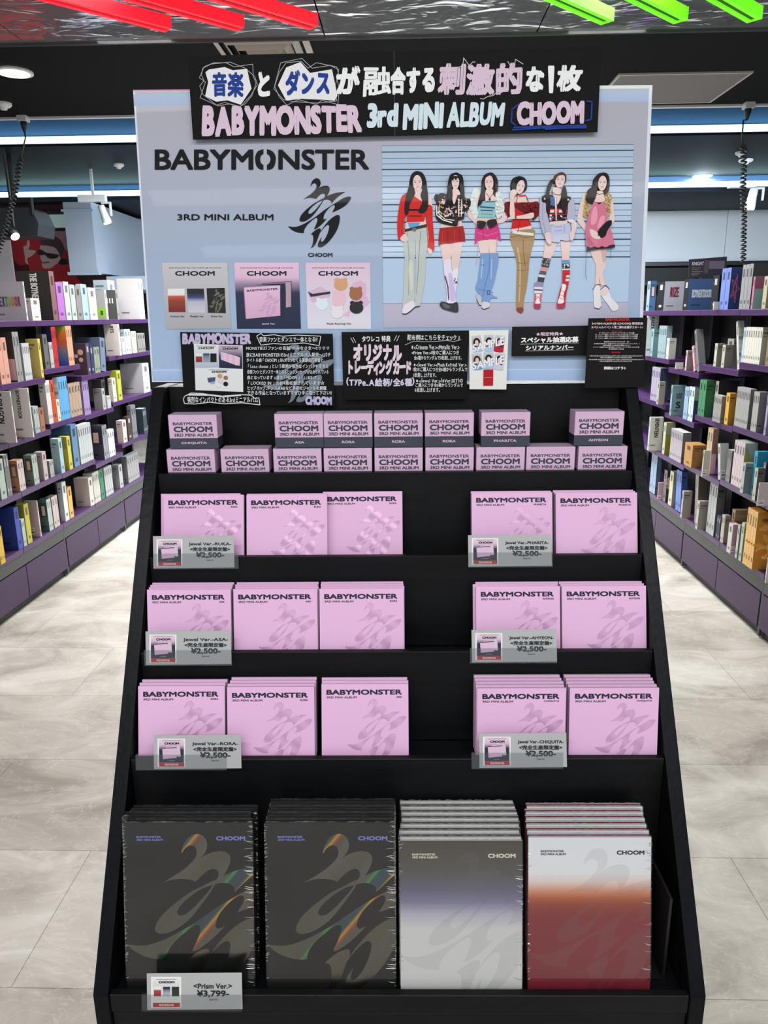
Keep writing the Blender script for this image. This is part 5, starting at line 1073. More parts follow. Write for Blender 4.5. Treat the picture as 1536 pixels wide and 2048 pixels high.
# ------------------------------------------------------------------ price cards in clear pockets on the lips
def price(tier, card, pocket, lines, thumb, lab):
    d, z = TIER[tier]; a_ = RAD(12); U = RD * math.sin(a_) + AZ * math.cos(a_)
    pl = Plane(rp(0, d - .009, z - .02), RR, U)
    x0, y0, x1, y1 = card
    mb, f, done = sheet('price_card', pl, [(x0 + 1, y1), (x1, y1 - 2), (x1 - 1.5, y0 - 1.5), (x0, y0)], 'grey price card with ' + lab, 'price card', (172, 174, 175), th=.0006, group='grey price cards on the rack', matl=PRINT)
    w_, h_ = x1 - x0, y1 - y0
    g = lambda tx, ty: f(x0 + w_ * tx, y0 + h_ * ty)
    G = lambda a, b, c, e: [g(a, e), g(c, e), g(c, b), g(a, b)]
    mb.lay(G(.045, .09, .36, .93), (228, 228, 228))
    if thumb == 'jewel':
        mb.grad(G(.063, .11, .345, .80), [(0, (34, 38, 56)), (.55, (46, 48, 66)), (.75, (206, 178, 200)), (1, (226, 200, 216))])
        mb.lay([g(.135, .34), g(.30, .30), g(.31, .62), g(.28, .63)], (206, 186, 200)); mb.lay([g(.10, .38), g(.26, .35), g(.265, .66), g(.108, .70)], (212, 180, 206)); mb.line([g(.10, .38), g(.26, .355)], .0014, (60, 56, 76)); mb.line([g(.17, .745), g(.24, .745)], .0004, (200, 190, 200))
    else:
        mb.grad(G(.063, .11, .345, .80), [(0, (222, 222, 218)), (.7, (206, 208, 204)), (1, (226, 226, 226))])
        mb.grad(G(.075, .36, .15, .62), [(0, (140, 46, 50)), (.6, (160, 70, 60)), (.75, (226, 224, 222)), (1, (226, 224, 222))]); mb.grad(G(.17, .36, .245, .62), [(0, (186, 188, 196)), (.5, (140, 146, 166)), (.8, (44, 46, 58)), (1, (40, 42, 50))]); mb.grad(G(.262, .36, .338, .62), [(0, (58, 58, 52)), (1, (38, 38, 36))])
    mb.line([g(.10, .155), g(.31, .15)], .0005, (50, 46, 60)); mb.text('CHOOM', G(.125, .20, .29, .265), (26, 26, 36), .07)
    mb.lay(G(.066, .80, .348, .915), (176, 40, 44)); mb.text('限定特典対象', G(.13, .825, .285, .89), (230, 210, 210), .02)
    INK2 = (34, 36, 38)
    if len(lines) == 3:
        n_ = min(.52, .3 + .02 * len(lines[0])); mb.text(lines[0], G(.70 - n_ / 2, .19, .70 + n_ / 2, .31), INK2, .025); mb.text(lines[1], G(.455, .335, .945, .465), INK2, .03); mb.text(lines[2], G(.53, .49, .875, .68), INK2, .035); mb.text('(tax in)', G(.66, .71, .74, .77), INK2, .01)
    else:
        mb.text(lines[0], G(.49, .27, .89, .41), INK2, .03); mb.text(lines[1], G(.525, .45, .86, .65), INK2, .035); mb.text('(tax in)', G(.655, .68, .74, .74), INK2, .01)
    done()
    pq = pl.pts([(pocket[0], pocket[3]), (pocket[2], pocket[3]), (pocket[2], pocket[1]), (pocket[0], pocket[1])]); cx = (pq[0][0] + pq[1][0]) / 2; cy = pq[0][1]
    hw, hh = (pq[1][0] - pq[0][0]) / 2, pq[3][1] - pq[0][1]
    yb = min(pl.px(x0, y1)[1], pl.px(x1, y1 - 2)[1]) - cy - .0006
    t = empty('card_pocket', pl.matrix(cx, cy), 'clear pocket holding the price card ' + (lab.split(', ', 1)[1] if ', ' in lab else 'before the leftmost black photobooks'), 'card holder', 'clear card pockets on the rack')
    mb = MB(); mb.box(-hw, hw, yb, hh, .0014, .0022); mb.build('front_sheet', ACRYL, t)
    mb = MB(); mb.box(-hw, hw, yb - .0008, hh, -.0022, -.0016); mb.box(-hw, hw, yb - .0008, yb - .0001, -.0015, .0022); mb.build('back_sheet', ACRYL, t)
JL = '<完全生産限定盤>'
price(1, (306, 1072.5, 469, 1137), (308, 1107, 477, 1137), ('Jewel Ver.-RUKA-', JL, '¥2,500-'), 'jewel', 'album picture, left end of the upper album step')
price(1, (936, 1070.5, 1104, 1133.5), (936, 1105, 1105, 1134), ('Jewel Ver.-PHARITA-', JL, '¥2,500-'), 'jewel', 'album picture, right of the gap,  upper album step')
price(2, (291, 1263, 463, 1330), (289, 1300, 464, 1330), ('Jewel Ver.-ASA-', JL, '¥2,500-'), 'jewel', 'album picture, left end of the middle album step')
price(2, (943, 1260, 1114, 1325), (940, 1296, 1114, 1326), ('Jewel Ver.-AHYEON-', JL, '¥2,500-'), 'jewel', 'album picture, right of the gap,  middle album step')
price(3, (307, 1471, 483, 1538.5), (272, 1509, 454, 1540), ('Jewel Ver.-RORA-', JL, '¥2,500-'), 'jewel', 'album picture, left end of the lower album step')
price(3, (958, 1467, 1134, 1536), (943, 1505, 1126, 1537), ('Jewel Ver.-CHIQUITA-', JL, '¥2,500-'), 'jewel', 'album picture, right of the gap,  lower album step')
price(4, (293.5, 1947, 485, 2020), (284, 1988, 484, 2021), ('<Prism Ver.>', '¥3,799-'), 'books', 'three book pictures before the leftmost black photobooks')
# ------------------------------------------------------------------ purple and black shelving along both aisles
FL = {-1: loc(at_z(139, 1152, 0)).x, 1: loc(at_z(1400, 1172, 0)).x}      # toe line of each side
FAC = {-1: {1: 1.006, 2: 1.0, 3: 1.002, 4: .985, 5: 1.0}, 1: {1: .985, 2: 1.0, 3: 1.0, 4: .978, 5: 1.0}}
def lx(side, row):      # l of the front edge of a row
    return FL[side] * FAC[side][row]
def w_at(side, row, u, z): return solve_u(u, sp(lx(side, row), 0, z), AW)
ROWNAME = {1: 'top', 2: 'second', 3: 'third', 4: 'fourth', 5: 'bottom'}
SIDE = {-1: 'left', 1: 'right'}
JO = {-1: [loc(at_z(u, v, 0)).y for u, v in ((139, 1152), (258, 1063.5))], 1: [loc(at_z(u, v, 0)).y for u, v in ((1513, 1276), (1358, 1136))]}
def zrow(side, row, u, v): return loc(at_plane(u, v, sp(lx(side, row), 0, 0), AL)).z
BAYW = {s: JO[s][1] - JO[s][0] for s in (-1, 1)}
print('shelf lines', FL, JO, BAYW)
def half(side, i):      # half bays counted from the near joint; i = 0 starts at the near joint
    return JO[side][0] + i * BAYW[side] / 2, JO[side][0] + (i + 1) * BAYW[side] / 2
ZROW = {-1: {1: {None: zrow(-1, 1, 150, 640)}, 2: {-1: zrow(-1, 2, 48, 762), 0: zrow(-1, 2, 127, 733), 1: zrow(-1, 2, 198, 746), 2: zrow(-1, 2, 256, 708)},
             3: {-1: zrow(-1, 3, 51, 874), 0: zrow(-1, 3, 142, 836), 1: zrow(-1, 3, 211, 819), 2: zrow(-1, 3, 267, 793)},
             4: {-1: zrow(-1, 4, 63, 974), 0: zrow(-1, 4, 165, 929), 1: zrow(-1, 4, 223, 914), 2: zrow(-1, 4, 272, 876)}, 5: {None: zrow(-1, 5, 203, 1001)}},
        1: {1: {None: zrow(1, 1, 1400, 620)}, 2: {0: zrow(1, 2, 1500, 727), 1: zrow(1, 2, 1440, 735), 2: zrow(1, 2, 1370, 741), 3: zrow(1, 2, 1320, 716)},
            3: {0: zrow(1, 3, 1480, 855), 1: zrow(1, 3, 1420, 839), 2: zrow(1, 3, 1355, 834), 3: zrow(1, 3, 1307, 802)},
            4: {0: zrow(1, 4, 1480, 978), 1: zrow(1, 4, 1395, 939), 2: zrow(1, 4, 1330, 911)}, 5: {None: zrow(1, 5, 1414, 1066)}}}
print({s: {r: {k: round(v, 3) for k, v in d.items()} for r, d in ZROW[s].items()} for s in ZROW})
def zget(side, row, i):
    d = ZROW[side][row]
    if None in d: return d[None]
    return d.get(i, d[min(d, key=lambda k: abs(k - i))])
BACKL = {s: FL[s] + s * .30 for s in (-1, 1)}
def uprights(t, side, w, ztop):
    b = BACKL[side]; mb = MB(); x0, x1 = sorted((b - side * .055, b - side * .012)); mb.box(x0, x1, w - .018, w + .018, 0.1, ztop); mb.build('upright', STEEL if False else BLACKMETAL, t)
def bay(side, h0, h1, lab):
    w0, w1 = half(side, h0)[0], half(side, h1)[1]; z5 = zget(side, 5, h0); fl = FL[side]; b = BACKL[side]
    t = empty('shelving_unit', srot(fl, (w0 + w1) / 2, 0), lab, 'shelving', 'purple and black shelving bays along the aisles')
    inv = (srot(fl, (w0 + w1) / 2, 0)).inverted()
    def part(name, x0, x1, y0, y1, za, zb, m, bev=0):
        mb = MB(); xa, xb = sorted((x0 - fl, x1 - fl)); c = (w0 + w1) / 2; mb.box(xa, xb, y0 - c, y1 - c, za, zb); o = mb.build(name, m, t)
        if bev: bm_ = o.modifiers.new('soft_edge', 'BEVEL'); bm_.width = bev; bm_.segments = 2
        return o
    ztop = zget(side, 1, h0)
    part('back_panel', b, b + side * .02, w0 + .0006, w1 - .0006, 0.02, ztop - .032, BLACKMETAL)
    part('base_cabinet', fl + side * .022, b - side * .001, w0 + .0006, w1 - .0006, .045, z5 - .031, BLACKMETAL)
    part('toe_kick', fl + side * .03, b - side * .02, w0 + .002, w1 - .002, 0.001, .044, BLACKMETAL)
    part('grey_rail', fl + side * .004, fl + side * .0215, w0 + .001, w1 - .001, z5 - .092, z5 - .031, GREYRAIL)
    for k in range(2):
        a, c_ = w0 + .022 + k * (w1 - w0 - .022) / 2, w0 + .022 + (k + 1) * (w1 - w0 - .022) / 2
        part('door', fl + side * .004, fl + side * .0215, a + .003, c_ - .003, .05, z5 - .10, PURPLEDOOR, .0015)
    part('joint_post', fl + side * .008, fl + side * .0215, w0 + .001, w0 + .02, .01, z5 - .093, GREYRAIL)
    for w in (w0 + .018, (w0 + w1) / 2, w1 - .018):
        mb = MB(); xa, xb = sorted((b - side * .055 - fl, b - side * .001 - fl)); c = (w0 + w1) / 2; mb.box(xa, xb, w - .016 - c, w + .016 - c, z5 + .001, ztop - .033); mb.build('upright', STEEL, t)
    for row in (1, 2, 3, 4, 5):
        for i in range(h0, h1 + 1):
            a, c_ = half(side, i); z = zget(side, row, i)
            part('shelf', lx(side, row), b - side * (.056 if row > 1 and row < 5 else .002), a + .0015, c_ - .0015, z - .03, z, PURPLE, .002)
    return t
bay(-1, -4, -3, 'purple and black shelving bay at the near left end, mostly outside the photo edge')
bay(-1, -2, -1, 'purple and black shelving bay on the left holding two tall white name dividers')
bay(-1, 0, 1, 'purple and black shelving bay on the left, the middle one beside the rack')
bay(-1, 2, 3, 'purple and black shelving bay on the left, farthest, half hidden behind the rack')
bay(1, -2, -1, 'purple and black shelving bay at the near right end, cut by the photo edge')
bay(1, 0, 1, 'purple and black shelving bay on the right holding the thick orange books')
bay(1, 2, 3, 'purple and black shelving bay on the right holding the teal letter divider')
bay(1, 4, 5, 'purple and black shelving bay on the right, farthest, hidden behind the rack edge')

def shade(c, k): return tuple(max(0, min(255, int(x * k))) for x in c)
def pick_bay(side, row, w):
    return math.floor((w - JO[side][0]) / (BAYW[side] / 2))
def item(side, row, hb, uc, u0, u1, vt, n, cover, spine, desc, deco='', lean=0., kind='album', txt=None, push=.004):
    """n copies standing side by side: u0..u1 = image columns of the near and far end of their spines at the shelf,
    uc = image column where the near cover ends, vt = image row of the top, hb = half bay that carries them."""
    cover, spine = shade(cover, .9), shade(spine, .9)
    z = zget(side, row, hb); l = lx(side, row) + side * push; base = sp(l, 0, z)
    w0 = solve_u(u0, base, AW); w1 = solve_u(u1, base, AW)
    if w1 < w0: w0, w1 = w1, w0
    if row in (2, 3, 4) and kind != 'divider_board':      # keep clear of the neighbouring half bay, whose board lies at another height
        a_, b_ = half(side, hb)
        if w1 > b_ - .002:
            if b_ - w0 > .4 * (w1 - w0): w1 = b_ - .002
            else: hb += 1; w0 = max(w0, b_ + .002); z = zget(side, row, hb)
        elif w0 < a_ + .002:
            if w1 - a_ > .4 * (w1 - w0): w0 = a_ + .002
            else: hb -= 1; w1 = min(w1, a_ - .002); z = zget(side, row, hb)
    q = sp(l, w0, z); dep = abs(solve_u(uc, q, AL)); dep = min(max(dep, .03), .235 if row < 5 else .26)
    h = min(max(solve_v(vt, q, AZ), .04), .34)
    if row > 1: h = min(h, (min(zget(side, row - 1, pick_bay(side, row, x)) for x in (w0, w1, w1 + .05)) - .032 - z) / max(math.cos(lean), .8) - (.012 if lean else 0))
    th = (w1 - w0) / n
    if kind != 'divider_board' and pick_bay(side, row, (w0 + w1) / 2) != hb and row not in (1, 5): print('BAY', side, row, desc, hb, (w0 + w1) / 2 / 1, pick_bay(side, row, (w0 + w1) / 2), round((w0 + w1) / 2 - half(side, hb)[0], 3), round(half(side, hb)[1] - half(side, hb)[0], 3), 'dz', round(z - zget(side, row, pick_bay(side, row, (w0 + w1) / 2)), 3))
    grp = desc + ' on the ' + SIDE[side] + ' shelving' if n > 1 else None
    proto = None
    for k in range(n):
        lab = '%s on the %s shelf at %s' % (desc, ROWNAME[row], SIDE[side])
        if n > 1: lab = '%s, %snearest of %d, %s shelf at %s' % (desc, ORD[k] + ' ' if k else '', n, ROWNAME[row], SIDE[side])
        mw = srot(l, w0 + k * th, z + .0005)
        if lean: mw = Matrix.Translation((0, 0, th * .94 * math.sin(lean))) @ mw @ Matrix.Rotation(-lean, 4, 'X')
        if proto is None:
            rnd = random.Random(desc)
            T = th * .94; x0, x1 = (0, dep) if side > 0 else (-dep, 0)
            mb = MB(); fs = {'-y': cover, '+y': cover, '+z': shade(cover, 1.0) if deco != 'cd' else (206, 206, 208)}
            fs['-x' if side > 0 else '+x'] = spine
            mb.box(x0, x1, 0, T, 0, h, cover, faces=fs)
            # prints on the cover (drawn in its own plane, which faces the near end of the aisle)
            fr = MB(.0004)
            def cv(a, b): return (x0 + (x1 - x0) * a, h * b)
            def R_(a, b, c, e, col): fr.rect(*cv(a, b), *cv(c, e), col)
            if deco == 'grad': fr.grad([cv(.0, .0), cv(1, 0), cv(1, 1), cv(0, 1)], [(0, (60, 80, 180)), (.35, (120, 130, 150)), (.6, (214, 100, 50)), (.85, (226, 140, 60)), (1, (130, 190, 70))])
            elif deco == 'split': R_(.02, .62, .98, .99, shade(spine, .8))
            elif deco == 'half': R_(.03, .03, .97, .46, (206, 170, 180))
            elif deco == 'pic': R_(.1, .45, .9, .9, shade(cover, .7)); R_(.1, .12, .6, .17, shade(cover, .55)); R_(.3, .5, .7, .8, (214, 180, 166))
            elif deco == 'dots':
                for a, b, r in ((.6, .72, .018), (.6, .48, .014), (.3, .6, .012)): c0 = cv(a, b); fr.ell(c0[0], c0[1], r, r, (214, 176, 156))
            elif deco == 'star':
                c0 = cv(.5, .5)
                for a_ in range(5): fr.line([cv(.5 + .4 * math.cos(a_ * 2.51), .5 + .36 * math.sin(a_ * 2.51)), cv(.5 + .4 * math.cos((a_ + 1) * 2.51), .5 + .36 * math.sin((a_ + 1) * 2.51))], .004, (190, 96, 104))
            elif deco == 'tri': fr.lay([cv(.1, .95), cv(.75, .5), cv(.1, .4)], (150, 150, 60)); fr.lay([cv(.1, .6), cv(.6, .35), cv(.1, .3)], (96, 80, 116))
            elif deco == 'marble':
                for _ in range(12): c0 = cv(rnd.uniform(.14, .86), rnd.uniform(.2, .8)); fr.ell(c0[0], c0[1], rnd.uniform(.008, .026), rnd.uniform(.008, .036), rnd.choice([(226, 170, 90), (236, 190, 100), (214, 130, 50), (232, 160, 70)]), n=9, rot=rnd.uniform(0, 3))
                c0 = cv(.5, .9)
            elif deco == 'stripe':
                for k2 in range(5): R_(.05, .1 + k2 * .17, .95, .17 + k2 * .17, shade(cover, .72 if k2 % 2 else 1.1))
            elif deco == 'label': R_(.08, .06, .6, .26, (226, 224, 222)); R_(.12, .19, .5, .22, (150, 146, 148)); R_(.12, .1, .54, .15, (120, 118, 120))
            elif deco == 'green': R_(.1, .08, .9, .42, (140, 196, 60)); R_(.35, .15, .65, .3, (50, 90, 30))
            elif deco == 'bars':
                for a_ in (.2, .42, .64): R_(a_, .55, a_ + .1, .72, (226, 226, 226))
            elif deco: R_(.12, .14, .5, .18, shade(cover, .6))
            else: R_(.12, .82, .7, .87, shade(cover, .62)); R_(.12, .74, .5, .77, shade(cover, .7))
            if txt:   # lettering running down the cover
                t_, col, (a, b, c, e), turn = txt
                if turn: fr.text(t_, [cv(a, e), cv(a, b), cv(c, b), cv(c, e)], col, .03)
                else: fr.text(t_, [cv(a, b), cv(c, b), cv(c, e), cv(a, e)], col, .03)
            o0 = len(mb.V)
            for (x, y, zz_) in fr.V: mb.V.append((x, -zz_, y))
            for f, c, mi in zip(fr.F, fr.C, fr.I): mb.face([o0 + i for i in f], c, mi)
            # spine marks
            xs = x0 - .0004 if side > 0 else x1 + .0004
            y0_, y1_ = T * .3, T * .7
            for (b, e, k_) in ((.72, .9, .5), (.12, .2, .6)):
                o0 = len(mb.V); mb.V += [(xs, y0_, h * b), (xs, y1_, h * b), (xs, y1_, h * e), (xs, y0_, h * e)]
                col = shade(spine, k_) if sum(spine) > 240 else (150, 150, 154)
                mb.face([o0 + 3, o0 + 2, o0 + 1, o0] if side > 0 else [o0, o0 + 1, o0 + 2, o0 + 3], col)
            proto = tag(mb.build(kind, WRAPM if deco in ('cd', 'half', 'pic', 'bars') else GLOSSP, mw=mw), lab, {'album': 'album', 'box_set': 'box', 'photo_album': 'album', 'slim_album': 'album', 'divider_board': 'sign', 'carton': 'box', 'display_case': 'box'}.get(kind, 'album'), grp)
        else:
            c = proto.copy(); COL.objects.link(c); c.matrix_local = mw; c['label'] = lab
WRAPM = WRAP
G1, G2, G3 = (206, 206, 206), (150, 152, 154), (96, 98, 102)
# -------- left side, top shelf
item(-1, 1, 0, -46, 54.5, 57, 563, 1, (214, 212, 220), (200, 204, 206), 'white boxed album with rainbow lettering', 'x', kind='box_set', txt=None)
item(-1, 1, 0, 58, 66, 84, 596, 1, (176, 168, 166), (226, 212, 200), 'cream slim box in front of the black name book', '', kind='carton')
item(-1, 1, 0, 44, 108, 118, 542, 1, (50, 51, 44), (120, 84, 88), 'tall black book with big white sideways lettering', 'x', kind='photo_album', txt=('THE BOYNEXTDOOR', (222, 224, 218), (.40, .06, .62, .96), True))
item(-1, 1, 0, 108, 119, 133, 564, 1, (150, 92, 168), (158, 100, 176), 'violet book', '')
item(-1, 1, 0, 126, 134, 145, 563, 1, (170, 176, 176), (186, 190, 190), 'silver glittery album', 'cd')
item(-1, 1, 0, 138, 146, 156, 569, 1, (150, 166, 162), (162, 178, 174), 'grey green album', '')
item(-1, 1, 0, 150, 157, 167, 571, 1, (150, 140, 132), (128, 122, 120), 'patterned dark and cream album', 'stripe')
item(-1, 1, 1, 160, 168, 180, 568, 1, (176, 196, 220), (150, 178, 214), 'light blue album', '')
item(-1, 1, 1, 172, 182, 197, 575, 1, (206, 202, 194), (214, 208, 204), 'pale cream box set with dark lettering', '', kind='box_set')
item(-1, 1, 1, 196, 214, 218, 580, 1, (176, 182, 182), (188, 192, 192), 'clear case with a lime green card', 'green', kind='display_case')
item(-1, 1, 1, 212, 236, 240, 580, 1, (84, 86, 84), (150, 152, 150), 'dark grey box with white bars', 'bars', kind='display_case')
item(-1, 1, 2, 240, 281, 291, 557, 2, (226, 224, 224), (224, 224, 226), 'large white book', 'x', kind='photo_album')
item(-1, 1, 1, 194, 222, 236, 560, 1, (186, 204, 222), (196, 212, 226), 'pale blue box behind the dark grey box', '', kind='carton', push=.12)
# -------- left, second shelf
item(-1, 2, -1, -12, 4, 23, 676, 2, (206, 150, 130), (210, 156, 140), 'salmon striped album', 'stripe')
item(-1, 2, -1, 8, 36, 48, 664, 2, (58, 54, 52), (150, 152, 150), 'dark wrapped album with pink lower half', 'half')
item(-1, 2, -1, 44, 52, 66, 687, 4, (180, 186, 190), (196, 200, 204), 'light grey slim album', 'cd', kind='slim_album')
item(-1, 2, -1, 60, 84, 92, 678, 1, (226, 206, 120), (214, 190, 100), 'pale yellow box set', '', kind='box_set')
item(-1, 2, -1, 80, 94, 103, 669, 1, (74, 74, 74), (96, 97, 98), 'charcoal framed album', 'x')
item(-1, 2, 0, 97, 103, 110, 685, 2, G2, (176, 172, 172), 'thin grey album beside the red spines', '', kind='slim_album')
item(-1, 2, 0, 92, 110.5, 119, 654, 3, (36, 38, 70), (176, 42, 52), 'navy album with red spine', 'x')
item(-1, 2, 0, 113, 139, 150, 652, 3, (180, 110, 80), (200, 150, 120), 'orange green and blue fading album', 'grad')
item(-1, 2, 1, 148, 177, 184, 687, 1, (86, 66, 78), (70, 62, 84), 'plum coloured album with round pictures', 'dots')
item(-1, 2, 1, 180, 185, 190, 691, 1, (44, 52, 92), (48, 56, 100), 'navy slim album', '', kind='slim_album')
item(-1, 2, 1, 184, 191, 202, 695, 2, (120, 128, 112), (132, 140, 124), 'olive grey album', '', lean=.06)
item(-1, 2, 1, 158, 203, 213, 677, 1, (92, 106, 134), (104, 116, 142), 'large slate blue album', 'x', lean=.12, kind='photo_album')
item(-1, 2, 2, 213, 241, 244, 648, 1, (226, 222, 214), (220, 218, 212), 'white divider board with three black capital letters', 'x', kind='divider_board', txt=('BTS', (34, 34, 36), (.42, .72, .68, .94), True), push=-.03)
item(-1, 2, 2, 240, 246, 252, 674, 1, G1, (214, 214, 214), 'light grey small box', '', kind='carton')
item(-1, 2, 2, 246, 253, 264, 659, 2, (186, 206, 222), (196, 214, 228), 'pale blue small album', '')
item(-1, 2, 2, 256, 265, 275, 663, 2, (222, 216, 200), (226, 220, 208), 'cream small album', '')
item(-1, 2, 3, 266, 277, 292, 667, 3, (110, 108, 104), (140, 138, 132), 'dark grey small album', 'cd')
# -------- left, third shelf
item(-1, 3, -1, -12, 33, 35, 759, 1, (222, 216, 210), (210, 206, 202), 'tall white divider board at the photo edge', 'x', kind='divider_board', txt=('G-DRAGON', (34, 34, 36), (.35, .38, .62, .98), True), push=-.05)
item(-1, 3, -1, 30, 67, 69, 766, 1, (226, 220, 216), (214, 210, 206), 'tall white divider board with an eleven letter name', 'x', kind='divider_board', txt=('BOYNEXTDOOR', (44, 44, 46), (.34, .38, .54, .95), True), push=-.05)
item(-1, 3, -1, 60, 72, 82, 814, 2, (176, 186, 184), (170, 180, 178), 'clear wrapped small album', 'cd')
item(-1, 3, -1, 72, 83, 92, 817, 1, (150, 92, 66), (160, 104, 80), 'brown orange small album', '')
item(-1, 3, 0, 86, 92, 108, 762, 4, (210, 208, 206), (206, 206, 206), 'white and black striped album spine', '')
item(-1, 3, 0, 100, 109, 116, 761, 1, (206, 96, 44), (190, 74, 44), 'orange red album', '')
item(-1, 3, 0, 108, 117, 123, 800, 1, (222, 198, 176), (226, 200, 180), 'small peach box', '', kind='carton')
item(-1, 3, 0, 114, 124, 142, 756, 4, (214, 226, 236), (88, 156, 206), 'blue and white striped album', 'stripe')
item(-1, 3, 0, 134, 143, 166, 743, 4, (130, 92, 72), (176, 152, 134), 'brown wrapped album', 'half')
item(-1, 3, 0, 164, 170, 182, 762, 3, (136, 118, 160), (150, 130, 176), 'lilac slim album', '', kind='slim_album')
item(-1, 3, 1, 190, 207, 213, 778, 1, (150, 148, 150), (166, 164, 166), 'grey upright box', '', kind='carton')
item(-1, 3, 1, 188, 205, 214, 760, 1, (88, 88, 90), (98, 98, 100), 'dark grey album behind the grey upright box', 'x', push=.07)
item(-1, 3, 1, 212, 216, 223, 793, 2, (186, 188, 190), (190, 192, 194), 'clear small case', 'cd', kind='slim_album')
item(-1, 3, 2, 221, 228, 235, 757, 1, (216, 210, 196), (220, 214, 202), 'cream slim album beside the yellow green one', '')
item(-1, 3, 2, 224, 238, 246, 742, 1, (170, 172, 60), (176, 176, 70), 'tall yellow green album', 'x')
item(-1, 3, 2, 245, 289, 302, 728, 1, (206, 206, 212), (214, 216, 220), 'wide white box album', 'x', kind='box_set')
# -------- left, fourth shelf
item(-1, 4, -1, -12, 4, 16, 921, 1, (140, 152, 144), (172, 186, 176), 'pale green grey album', '')
item(-1, 4, -1, 8, 17, 26, 911, 2, (60, 60, 60), (84, 84, 86), 'black grey album', 'cd')
item(-1, 4, -1, 24, 41, 53, 922, 2, (206, 150, 110), (190, 176, 172), 'orange and pink wrapped album', 'pic')
item(-1, 4, -1, 54, 70, 80, 911, 2, (116, 136, 124), (160, 172, 164), 'sage green wrapped album', 'pic')
item(-1, 4, -1, 74, 90, 98, 905, 1, (176, 160, 160), (186, 170, 170), 'dusty pink album', '')
item(-1, 4, -1, 96, 102, 110, 922, 2, (120, 122, 122), (150, 152, 152), 'small clear case at the far end', 'cd', kind='slim_album')
item(-1, 4, 0, 108, 124, 131, 878, 1, (170, 198, 204), (160, 190, 200), 'pale teal box', '', kind='carton')
item(-1, 4, 0, 124, 140, 147, 874, 1, (190, 176, 60), (196, 184, 80), 'olive yellow box', 'split', kind='carton')
item(-1, 4, 0, 112, 150, 161, 845, 1, (70, 104, 142), (96, 128, 162), 'tall steel blue album', 'stripe', kind='photo_album')
item(-1, 4, 0, 150, 163, 188, 853, 6, (176, 180, 180), (186, 190, 190), 'silver grey wrapped album', 'cd')
item(-1, 4, 1, 183, 210, 219, 852, 2, (66, 66, 82), (140, 142, 150), 'dark blue grey picture album', 'pic')
item(-1, 4, 1, 216, 220, 232, 862, 3, (216, 214, 214), (216, 216, 216), 'white slim album', '', kind='slim_album')
item(-1, 4, 2, 236, 248, 256, 842, 1, (206, 186, 180), (204, 190, 186), 'pale pink small box', '', kind='carton')
item(-1, 4, 2, 252, 258, 266, 834, 1, (70, 54, 48), (76, 60, 54), 'dark brown slim album', '', kind='slim_album')
item(-1, 4, 2, 262, 267, 276, 812, 2, (110, 112, 118), (120, 122, 130), 'blue grey tall album', '')
item(-1, 4, 3, 274, 280, 296, 818, 4, (50, 66, 72), (60, 78, 84), 'dark teal album', 'cd')
# -------- left, bottom shelf
item(-1, 5, -1, -30, 3, 12, 1056, 2, (222, 180, 70), (226, 186, 80), 'bright yellow box', 'x', kind='carton', push=-.03)
item(-1, 5, -1, -20, 4, 14, 1024, 1, (150, 36, 90), (160, 44, 100), 'magenta album behind the yellow boxes', 'x', push=.09)
item(-1, 5, -1, 6, 38, 47, 1017, 1, (50, 66, 150), (62, 80, 172), 'royal blue box set', 'x', kind='box_set')
item(-1, 5, -1, 44, 49, 55, 1040, 2, (176, 186, 186), (170, 180, 182), 'small clear case beside the royal blue box', 'cd', kind='slim_album')
item(-1, 5, -1, 40, 57, 66, 1010, 1, (150, 146, 50), (190, 182, 70), 'olive yellow tall box', 'x', kind='carton')
item(-1, 5, -1, 56, 82, 84, 1002, 1, (214, 190, 190), (226, 206, 204), 'pale pink card standing alone', 'label')
item(-1, 5, -1, 84, 100, 108, 1000, 2, (66, 104, 92), (170, 186, 180), 'dark green wrapped album', 'pic')
item(-1, 5, -1, 98, 110, 121, 995, 2, (176, 150, 150), (196, 176, 172), 'rose wrapped album', 'pic')
item(-1, 5, 0, 125, 132, 140, 966, 1, (206, 212, 216), (216, 220, 222), 'white slim box at the near end', '', kind='slim_album')
item(-1, 5, 0, 132, 141, 149, 976, 1, (214, 166, 70), (220, 176, 90), 'amber yellow slim box', '', kind='slim_album')
item(-1, 5, 0, 153, 182, 190, 957, 1, (226, 212, 206), (216, 206, 200), 'large cream album with a small square mark', 'x', kind='photo_album')
item(-1, 5, 0, 172, 191, 203, 947, 4, (220, 216, 208), (206, 200, 192), 'cream album with ribbed edge', '')
item(-1, 5, 0, 196, 204, 211, 940, 1, (40, 116, 84), (60, 130, 100), 'emerald green album', '')
item(-1, 5, 1, 206, 213, 228, 937, 4, (150, 152, 152), (176, 178, 178), 'grey wrapped album', 'cd')
item(-1, 5, 1, 227, 241, 248, 931, 1, (160, 160, 162), (176, 176, 178), 'plain grey upright box', '', kind='carton')
item(-1, 5, 2, 247, 258, 280, 914, 5, (120, 120, 122), (146, 146, 148), 'smoky grey wrapped album', 'cd')
